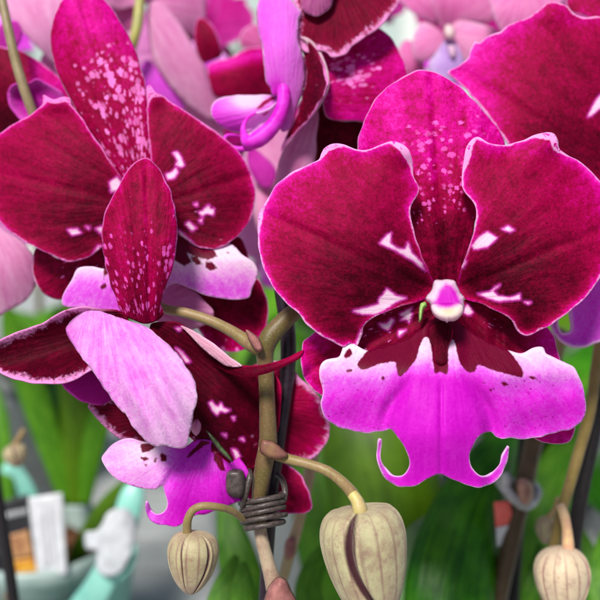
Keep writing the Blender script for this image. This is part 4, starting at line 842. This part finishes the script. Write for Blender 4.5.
bud('large cream bud with dark purple seam hanging in front below the lip', (357, 503, 1), 128, 43.5, math.radians(9), M_bud, [(-.10, -.95, .75, .085, .24), (-.02, -.70, .55, .035, .07), (-2.4, -2.6, -1.6, .07, .12), (1.9, 1.7, 2.6, .07, .12)],
    [(352, 494, 0, 5.6), (357, 501, -1, 6.4), (360, 510, -2, 7.4), (361, 516, -1, 6)], M_ped_yellow, prof=(.30, .26, 1.75), nribs=15, dim=.09)
bud('small tan ribbed bud hanging from a bent stalk left of the coiled clip', (194, 530, 3), 64, 26, math.radians(-3), M_bud2, [(-.45, -.2, -.35, .04, .09), (.75, .95, .4, .05, .11), (2.2, 2.2, 2.2, .06, .1), (-1.35, -1.0, -1.0, .035, .06)],
    [(244, 520, 12, 3.4), (232, 511, 7, 3.8), (218, 507, 3, 3.8), (203, 506, 1, 4), (193, 510, 1, 4), (188, 519, 1, 4.2), (187, 529, 2, 4.4), (188, 540, 3, 4.6)], M_pedicel, prof=(.36, .30, 1.8), nribs=12, dim=.05)
bud('small pale cream bud hanging from a pinkish stalk at lower right', (561, 546, 46), 72, 27.5, math.radians(2), M_bud3, [(.95, 1.15, .4, .05, .10), (-1.15, -1.0, -.9, .04, .07), (2.6, 2.6, 2.6, .07, .1)],
    [(560, 505, 50, 4.4), (564, 515, 48, 5), (567, 530, 47, 5), (568, 546, 46, 6), (568, 556, 46, 5)], stalk('cream_pedicel', (220, 184, 140), (214, 160, 130), (230, 216, 120)), prof=(.40, .34, 1.9), nribs=12, dim=.02)
bud('tiny yellowish bud behind the small cream bud', (546, 516, 84), 28, 10.5, 0, M_bud2, [(.3, .3, .3, .09, .12)], [(558, 498, 84, 3), (555, 510, 84, 3), (548, 518, 84, 3.4)], M_pedicel, prof=(.45, .4, 1.8), nribs=8, dim=.02)
bud('tiny grey green bud pair tip at the left edge above the mint handle', (12, 444, 150), 24, 12, 0.3, M_bud2, [(.3, .3, .3, .09, .12)], [(24, 430, 150, 3), (18, 440, 150, 3), (12, 448, 150, 3)], M_pedicel, prof=(.45, .4, 1.8), nribs=8, dim=.02)

# ------------------------------------------------------------------ leaves and potted plants
def leaf_mat(name, c1, c2, rough=.32):
    s = NT(name)
    uv = s.attr('leafuv').outputs['Vector']
    n = s.noise(s.vscale(uv, (14, .35, 0)), 1, 3, .6); n2 = s.noise(s.vscale(uv, (2.2, 1.2, 0)), 1, 4, .6)
    sep = s.n('ShaderNodeSeparateXYZ'); s.set(sep.inputs[0], uv)
    mid = s.smooth(s.math('ABSOLUTE', sep.outputs[0]), 0.0, 0.07)
    col = s.mix(s.smooth(s.math('ADD', s.math('MULTIPLY', n, .5), s.math('MULTIPLY', n2, .5)), .36, .64), lin(c1), lin(c2))
    col = s.mix(s.math('MULTIPLY', s.math('SUBTRACT', 1.0, mid), .5), col, lin(tuple(int(v * .7) for v in c1)))
    return s.surf(col, rough, .32, 0, normal=s.bump(n, .0004), trans=.2)
G_olive = leaf_mat('olive_leaf', (70, 108, 8), (94, 136, 18)); G_dark = leaf_mat('dark_leaf', (28, 98, 4), (72, 146, 16))
G_mid = leaf_mat('mid_leaf', (56, 118, 10), (98, 154, 32)); G_bright = leaf_mat('bright_leaf', (72, 140, 14), (110, 168, 36))
G_pale = leaf_mat('pale_leaf', (126, 170, 100), (160, 196, 140))
def plant(label, leaves, loc, grp='orchid plants on the bench'):
    f = thing('orchid_plant', label, 'potted plant', loc, grp)
    for pts, mat, fold in leaves: strap('leaf', pts, mat, f, fold)
    return f
plant('orchid plant with a broad flat olive leaf directly behind the horns of the lip', [
    ([(410, 760, 120, 30), (405, 660, 130, 44), (398, 570, 140, 52), (385, 490, 150, 56), (366, 425, 160, 46), (350, 375, 172, 24), (344, 350, 178, 3)], G_olive, .22),
    ([(400, 760, 150, 24), (360, 640, 160, 28), (330, 560, 170, 30), (318, 490, 182, 26), (312, 430, 195, 16), (310, 390, 205, 3)], G_mid, .3)], V1(405, 760, 120))
plant('orchid plant with dark glossy leaves standing right of the large cream bud', [
    ([(455, 760, 70, 30), (452, 660, 80, 42), (452, 590, 90, 46), (468, 520, 104, 38), (496, 460, 122, 24), (524, 415, 140, 4)], G_dark, .35),
    ([(474, 760, 100, 18), (480, 640, 106, 20), (482, 570, 112, 18), (488, 500, 122, 14), (498, 440, 134, 4)], G_mid, .3),
    ([(396, 640, 126, 10), (420, 566, 132, 14), (446, 524, 138, 14), (470, 494, 146, 11), (496, 466, 156, 2)], G_bright, .3),
    ([(430, 700, 100, 16), (418, 600, 112, 20), (412, 555, 120, 18), (430, 530, 128, 14), (446, 516, 134, 5), (450, 512, 136, 1)], G_pale, .25)], V1(470, 760, 85))
plant('orchid plant with bright green leaves beside the black stake at right', [
    ([(520, 660, 150, 8), (530, 570, 156, 13), (546, 510, 164, 23), (566, 462, 176, 22), (592, 410, 190, 4)], G_bright, .3),
    ([(610, 740, 90, 12), (606, 640, 92, 15), (600, 590, 98, 13), (604, 545, 108, 8), (610, 520, 116, 2)], G_mid, .3),
    ([(530, 740, 90, 8), (532, 650, 92, 11), (534, 590, 96, 11), (540, 545, 104, 3)], G_mid, .3),
    ([(616, 660, 130, 10), (604, 600, 136, 12), (592, 560, 142, 9), (582, 530, 150, 2)], G_bright, .3)], V1(560, 740, 110))
plant('orchid plant with narrow bright leaf tips low in the centre left of the mauve stalk', [
    ([(236, 740, 60, 9), (240, 640, 62, 12), (242, 600, 66, 12), (243, 572, 70, 7), (244, 562, 72, 1)], G_bright, .3),
    ([(208, 740, 70, 12), (214, 640, 74, 15), (224, 590, 82, 12), (236, 556, 90, 3)], G_mid, .3),
    ([(330, 740, 80, 12), (318, 640, 86, 16), (308, 590, 94, 13), (322, 555, 104, 9), (338, 540, 110, 2)], G_bright, .3),
    ([(300, 740, 110, 12), (262, 640, 112, 18), (240, 570, 120, 20), (228, 520, 130, 12), (222, 490, 136, 2)], G_mid, .3)], V1(240, 740, 62))
plant('orchid plant with long upright leaves growing from the pot at lower left', [
    ([(66, 500, 252, 8), (54, 460, 250, 12), (38, 410, 246, 15), (18, 350, 240, 13), (4, 300, 236, 3)], G_mid, .3),
    ([(74, 505, 252, 8), (74, 460, 250, 13), (76, 410, 246, 17), (74, 350, 244, 16), (68, 290, 244, 4)], G_olive, .3),
    ([(70, 505, 254, 7), (64, 460, 258, 10), (62, 410, 266, 13), (66, 360, 274, 12), (76, 310, 280, 3)], G_dark, .3),
    ([(84, 505, 252, 6), (92, 450, 246, 11), (104, 400, 244, 12), (120, 350, 246, 9), (132, 310, 250, 2)], G_mid, .3),
    ([(70, 566, 236, 5), (84, 540, 226, 8), (104, 510, 216, 9), (122, 488, 210, 6), (132, 478, 208, 1)], G_olive, .3),
    ([(6, 505, 256, 8), (0, 460, 262, 12), (-6, 410, 270, 12), (-20, 360, 280, 3)], G_mid, .3)], V1(70, 505, 252))

# the pot at lower left in its mint cover
M_mint = simple('mint_plastic', (124, 196, 180), (146, 210, 196), 60, .35, .5)
M_rimgrey = simple('grey_green_plastic', (140, 162, 158), (164, 182, 178), 90, .4, .5)
M_white = simple('white_paper', (196, 198, 204), (216, 218, 224), 120, .55, .3)
M_blackcard = simple('black_card', (34, 34, 38), (50, 50, 56), 120, .4, .4)
M_bark = simple('bark_chips', (70, 44, 28), (128, 86, 60), 160, .8, .2, .003)
pc0 = V1(44, 535, 250)
def dz(z): return max(z, 0.001)
cx, cy, zt = pc0.x, pc0.y, pc0.z
pot = thing('plant_pot', 'grey green plastic pot with thick rounded rim at lower left', 'pot', (cx, cy, 0.002))
link('pot_wall', *lathe([(0.001, .002), (.033, .002), (.035, .004), (.043, zt - .012), (.0445, zt - .010), (.0455, zt - .003), (.0445, zt), (.0425, zt), (.0415, zt - .004), (.040, zt - .03), (.033, .008), (.001, .008)], 56, (cx, cy, 0)), M_rimgrey, pot)
rs = np.random.RandomState(4)
bk = MB()
for i in range(160):
    a = rs.uniform(0, 6.28); r_ = .039 * math.sqrt(rs.uniform()); sz = rs.uniform(.003, .007)
    m = Matrix.Translation((cx + r_ * math.cos(a), cy + r_ * math.sin(a), zt - .017 + rs.uniform(-.004, .004))) @ Euler(rs.uniform(0, 6, 3)).to_matrix().to_4x4()
    v, f = box((-sz, -sz * .6, -sz * .35), (sz, sz * .6, sz * .35))
    bk.add(([m @ Vector(q) for q in v], f))
bo = bk.build('potting_bark', M_bark, None, .0008); bo['label'] = 'brown bark chips filling the pot at lower left'; bo['category'] = 'bark'; bo['kind'] = 'stuff'
cov = thing('pot_cover', 'mint green plastic pot cover with upright handle tabs around the pot', 'pot cover', (cx, cy, 0.0))
link('sleeve', *lathe([(.038, .0), (.0475, .045), (.054, zt - .020), (.0555, zt - .018), (.0545, zt - .016), (.0525, zt - .019), (.046, .045), (.0365, .002)], 56, (cx, cy, 0)), M_mint, cov)
def vsheet_strap(nm, pts, mat, root): return strap(nm, pts, mat, root, .25, 1.6)
vsheet_strap('handle', [(84, 610, 190, 16), (100, 585, 190, 14), (114, 556, 190, 13), (124, 525, 192, 12.5), (131, 500, 194, 12), (134, 488, 196, 9), (135, 484, 197, 3)], M_mint, cov)
vsheet_strap('handle', [(34, 530, 268, 11), (30, 510, 266, 11.5), (24, 494, 264, 12), (16, 480, 262, 12), (8, 470, 260, 11), (4, 466, 260, 4)], M_mint, cov)
sheet('sticker', [(98, 530), (106, 516), (118, 508), (130, 511), (136, 524), (134, 545), (128, 562), (118, 574), (106, 576), (97, 570), (96, 552), (86, 548), (85, 532)], ((115, 508), (112, 576), 20), relief(184, 182, -2, 3, rip=.8), [simple('crumpled_sticker', (176, 180, 186), (206, 210, 216), 90, .5, .3, .002)], cov, 3, .5)

def card(name, label, cat, quad, d_top, d_bot, mat, extras=()):
    r_ = thing(name, label, cat, V1(sum(q[0] for q in quad) / 4, max(q[1] for q in quad), d_bot))
    ymn, ymx = min(q[1] for q in quad), max(q[1] for q in quad)
    def dep(off): return lambda c: d_bot + (d_top - d_bot) * (ymx - c.p[:, 1]) / (ymx - ymn) - off + .6 * np.sin(c.p[:, 0] * .06)
    def den(q, step=3):
        out = []
        for i in range(len(q)):
            a, b_ = np.array(q[i], float), np.array(q[(i + 1) % len(q)], float)
            out += [tuple(a + (b_ - a) * t) for t in (0.02, .3, .7, .98)]
        return out
    sheet('card_face', den(quad), (quad[0], quad[2], 20), dep(0), [mat], r_, 4, .6, ruffle=(0, 1))
    for nm, q, m, o_ in extras: sheet(nm, den(q), (q[0], q[2], 10), dep(o_), [m], r_, 3, .3, ruffle=(0, 1))
    return r_
M_photo = simple('orange_bloom_print', (190, 120, 40), (236, 180, 70), 150, .35, .5, contrast=(.4, .6))
M_photo2 = simple('brown_print', (150, 100, 70), (206, 160, 110), 150, .35, .5)
M_greyprint = simple('grey_print', (196, 196, 204), (214, 214, 220), 150, .5, .3)
bars = [('lettering', [(3 + i * 4.2, 513.5 - i * .9), (5.6 + i * 4.2, 513 - i * .9), (5.9 + i * 4.2, 518.5 - i * .9), (3.3 + i * 4.2, 519 - i * .9)], M_white, .8) for i in range(6)]
card('plant_card', 'black plant care card with white lettering and orange flower print stuck in the pot', 'plant card', [(-12, 506), (28, 494), (46, 584), (-2, 596)], 214, 222, M_blackcard,
     bars + [('picture', [(8, 536), (28, 530), (34, 556), (12, 560)], M_photo2, .8), ('picture', [(12, 561), (34, 557), (40, 580), (16, 584)], M_photo, .8)])
card('plant_label', 'blank white upright plant label in the pot beside the black card', 'plant label', [(28, 498), (62, 493), (67, 574), (38, 580)], 206, 212, M_white,
     [('printed_stripe', [(38, 510), (43, 509), (49, 566), (44, 567)], M_greyprint, .8), ('printed_stripe', [(47, 508), (50, 507.5), (56, 565), (53, 565.5)], M_greyprint, .8)])
tg = card('plant_tag', 'small coral red and white plant tag low behind the brown stalk', 'plant tag', [(494, 503), (510, 501), (515, 526), (496, 530)], 96, 100, simple('coral_card', (232, 92, 88), (240, 120, 110), 100, .45), [('card_foot', [(496, 528), (515, 524), (512, 544), (497, 547)], M_white, .8)])

# ------------------------------------------------------------------ more pots along the bench
M_blackpot = simple('black_pot_plastic', (28, 28, 30), (44, 44, 46), 60, .4, .5); M_clearpot = simple('white_pot_plastic', (204, 206, 206), (222, 224, 222), 60, .35, .5)
M_grey_pot = simple('grey_pot_plastic', (120, 124, 124), (144, 148, 146), 60, .4, .5)
def lleaf(base, az, length, width, rise, mat, root):
    n, nx = 18, 7; V, F, U = [], [], []
    dr = Vector((math.cos(az), math.sin(az), 0)); sd = Vector((-math.sin(az), math.cos(az), 0))
    for i in range(n):
        t = i / (n - 1)
        c = Vector(base) + dr * (length * t * (1 - .12 * t)) + Vector((0, 0, rise * math.sin(t * 2.1)))
        w = width * (math.sin(math.pi * min(1, .12 + .88 * t) ** .8) ** .6) * (1 if t < .98 else .3)
        for j in range(nx):
            x = -1 + 2 * j / (nx - 1); V.append(tuple(c + sd * w * x + Vector((0, 0, abs(x) * w * .35)))); U.append((x, t * 10, 0))
    for i in range(n - 1):
        for j in range(nx - 1):
            a = i * nx + j; F.append((a, a + 1, a + nx + 1, a + nx))
    o = link('leaf', V, F, mat, root); vattr(o.data, 'leafuv', np.array(U))
    so = o.modifiers.new('thickness', 'SOLIDIFY'); so.thickness = .001; so.offset = 0
rs = np.random.RandomState(11)
def potted(x, y, r_, h_, mat, label, nl, gm):
    f = thing('potted_orchid', label, 'potted plant', (x, y, 0), 'potted orchids further along the bench')
    link('pot', *lathe([(.001, .002), (r_ * .74, .002), (r_ * .96, h_ - .012), (r_, h_ - .010), (r_, h_), (r_ * .93, h_), (r_ * .9, h_ - .02), (.001, h_ - .018)], 40, (x, y, 0)), mat, f)
    for i in range(nl):
        lleaf((x, y, h_ - .02), rs.uniform(0, 6.28), rs.uniform(.10, .17), rs.uniform(.022, .032), rs.uniform(.05, .12), gm[i % len(gm)], f)
    vs, fs = tube_mesh([Vector((x, y, h_ - .02)), Vector((x + .01, y, h_ + .12)), Vector((x - .005, y + .01, h_ + .26)), Vector((x + .03, y, h_ + .36))], [.0035, .003, .0028, .002], 10); link('stem', vs, fs, M_stem, f)
    return f
potted(-.02, .34, .055, .105, M_clearpot, 'white potted orchid behind the main flower spike', 5, (G_mid, G_dark, G_bright))
potted(.155, .30, .055, .105, M_blackpot, 'black potted orchid behind the dark glossy leaves', 4, (G_dark, G_mid))
potted(.30, .42, .055, .11, M_clearpot, 'white potted orchid beyond the black stake at right', 5, (G_bright, G_mid))
potted(-.26, .52, .06, .11, M_grey_pot, 'grey potted orchid beyond the left edge petals', 5, (G_mid, G_olive))
potted(.02, .66, .06, .11, M_clearpot, 'white potted orchid in the second row near the middle', 5, (G_mid, G_bright))
potted(.30, .78, .06, .11, M_blackpot, 'black potted orchid in the far row at right', 5, (G_dark, G_mid))
potted(-.20, .92, .06, .11, M_clearpot, 'white potted orchid in the far row at left', 5, (G_bright, G_mid))
potted(-.07, .50, .045, .09, M_clearpot, 'small white potted orchid between the black and white ones', 4, (G_mid, G_bright))
potted(.19, .52, .05, .10, M_grey_pot, 'grey potted orchid in the second row right of middle', 4, (G_bright, G_olive))

# ------------------------------------------------------------------ bench, ground, glasshouse
M_bench = simple('grey_bench_plastic', (138, 142, 144), (168, 172, 174), 30, .45, .45, .0006)
M_metal = simple('galvanised_metal', (150, 154, 156), (176, 180, 182), 40, .4, .5, metallic=.3)
bt = thing('display_bench', 'grey slatted display bench holding the potted orchids', 'bench', (0, .6, -.8))
mb = MB()
for i in range(34):
    y0 = -.16 + i * .052
    mb.box((-1.3, y0, -.012), (1.3, y0 + .045, 0))
mb.build('bench_top', M_bench, bt, .002)
mb = MB()
for x in np.arange(-1.25, 1.3, .11): mb.box((x, -.16, -.035), (x + .012, 1.6, -.0125))
mb.build('bench_frame', M_metal, bt)
for x in (-1.2, 1.15):
    for y in (-.1, 1.5):
        m2 = MB(); m2.box((x, y, -.8), (x + .05, y + .05, -.036)); m2.build('leg', M_metal, bt, .003)
gm = simple('concrete', (120, 116, 108), (150, 146, 138), 3, .8, .2, .002)
g = MB(); g.v = [(-60, -60, -.8), (60, -60, -.8), (60, 60, -.8), (-60, 60, -.8)]; g.f = [(0, 1, 2, 3)]
go = g.build('ground', gm); go['kind'] = 'structure'
M_glz = simple('frosted_glazing', (214, 232, 228), (236, 244, 240), 2, .35, .4, trans=.4); M_post = simple('blue_painted_metal', (86, 140, 190), (104, 158, 204), 10, .4, .5)
M_whitepost = simple('white_painted_metal', (226, 230, 230), (240, 242, 240), 10, .4, .5)
gw = thing('greenhouse_wall', 'pale frosted greenhouse wall with blue and white posts far behind', 'wall', (0, 3.2, -.8))
for i in range(8):
    x = -3.55 + i * .8
    m = MB(); m.box((x + .03, 3.19, -.3), (x + .77, 3.2, 1.9)); m.build('pane', M_glz, gw)
    m = MB(); m.box((x - .03, 3.15, -.8), (x + .03, 3.22, 1.95)); m.build('post', M_post if i in (4, 7) else M_whitepost, gw, .004)
m = MB(); m.box((-3.3, 3.16, -.8), (3.2, 3.2, -.3)); m.build('kick_board', M_whitepost, gw)
m = MB(); m.box((-3.3, 3.14, 1.951), (3.2, 3.23, 2.02)); m.build('top_rail', M_whitepost, gw)

# ------------------------------------------------------------------ light and camera
w = bpy.data.worlds.new('World'); SC.world = w; w.use_nodes = True
nt = w.node_tree; bg = nt.nodes['Background']; sky = nt.nodes.new('ShaderNodeTexSky')
sky.sky_type = 'NISHITA'; sky.sun_disc = False
SUN_EL, SUN_AZ = R(52), R(202)       # azimuth from +Y clockwise: behind the lens, a little to the left
sky.sun_elevation = SUN_EL; sky.sun_rotation = SUN_AZ
nt.links.new(sky.outputs[0], bg.inputs[0]); bg.inputs[1].default_value = 0.055
ld = bpy.data.lights.new('sun', 'SUN'); ld.energy = 3.2; ld.angle = R(14); ld.color = (1, .95, .87)
lo = bpy.data.objects.new('sun', ld); COL.objects.link(lo)
dv = Vector((math.sin(SUN_AZ) * math.cos(SUN_EL), math.cos(SUN_AZ) * math.cos(SUN_EL), math.sin(SUN_EL)))
lo.rotation_euler = dv.to_track_quat('Z', 'Y').to_euler(); lo.location = (0, -1, 2)

cd = bpy.data.cameras.new('camera'); cam = bpy.data.objects.new('camera', cd); COL.objects.link(cam)
cam.location = Vector(O - FW * D)
cam.rotation_euler = (math.pi / 2 - PITCH, 0, 0)
cd.sensor_width = 36; cd.lens = 18 / (300 * S / D)
cd.clip_start = .01; cd.clip_end = 300
cd.dof.use_dof = True; cd.dof.focus_distance = D; cd.dof.aperture_fstop = cd.lens / 6.0
SC.camera = cam
SC.view_settings.view_transform = 'Standard'; SC.view_settings.look = 'None'; SC.view_settings.gamma = 1; SC.view_settings.exposure = 0.65
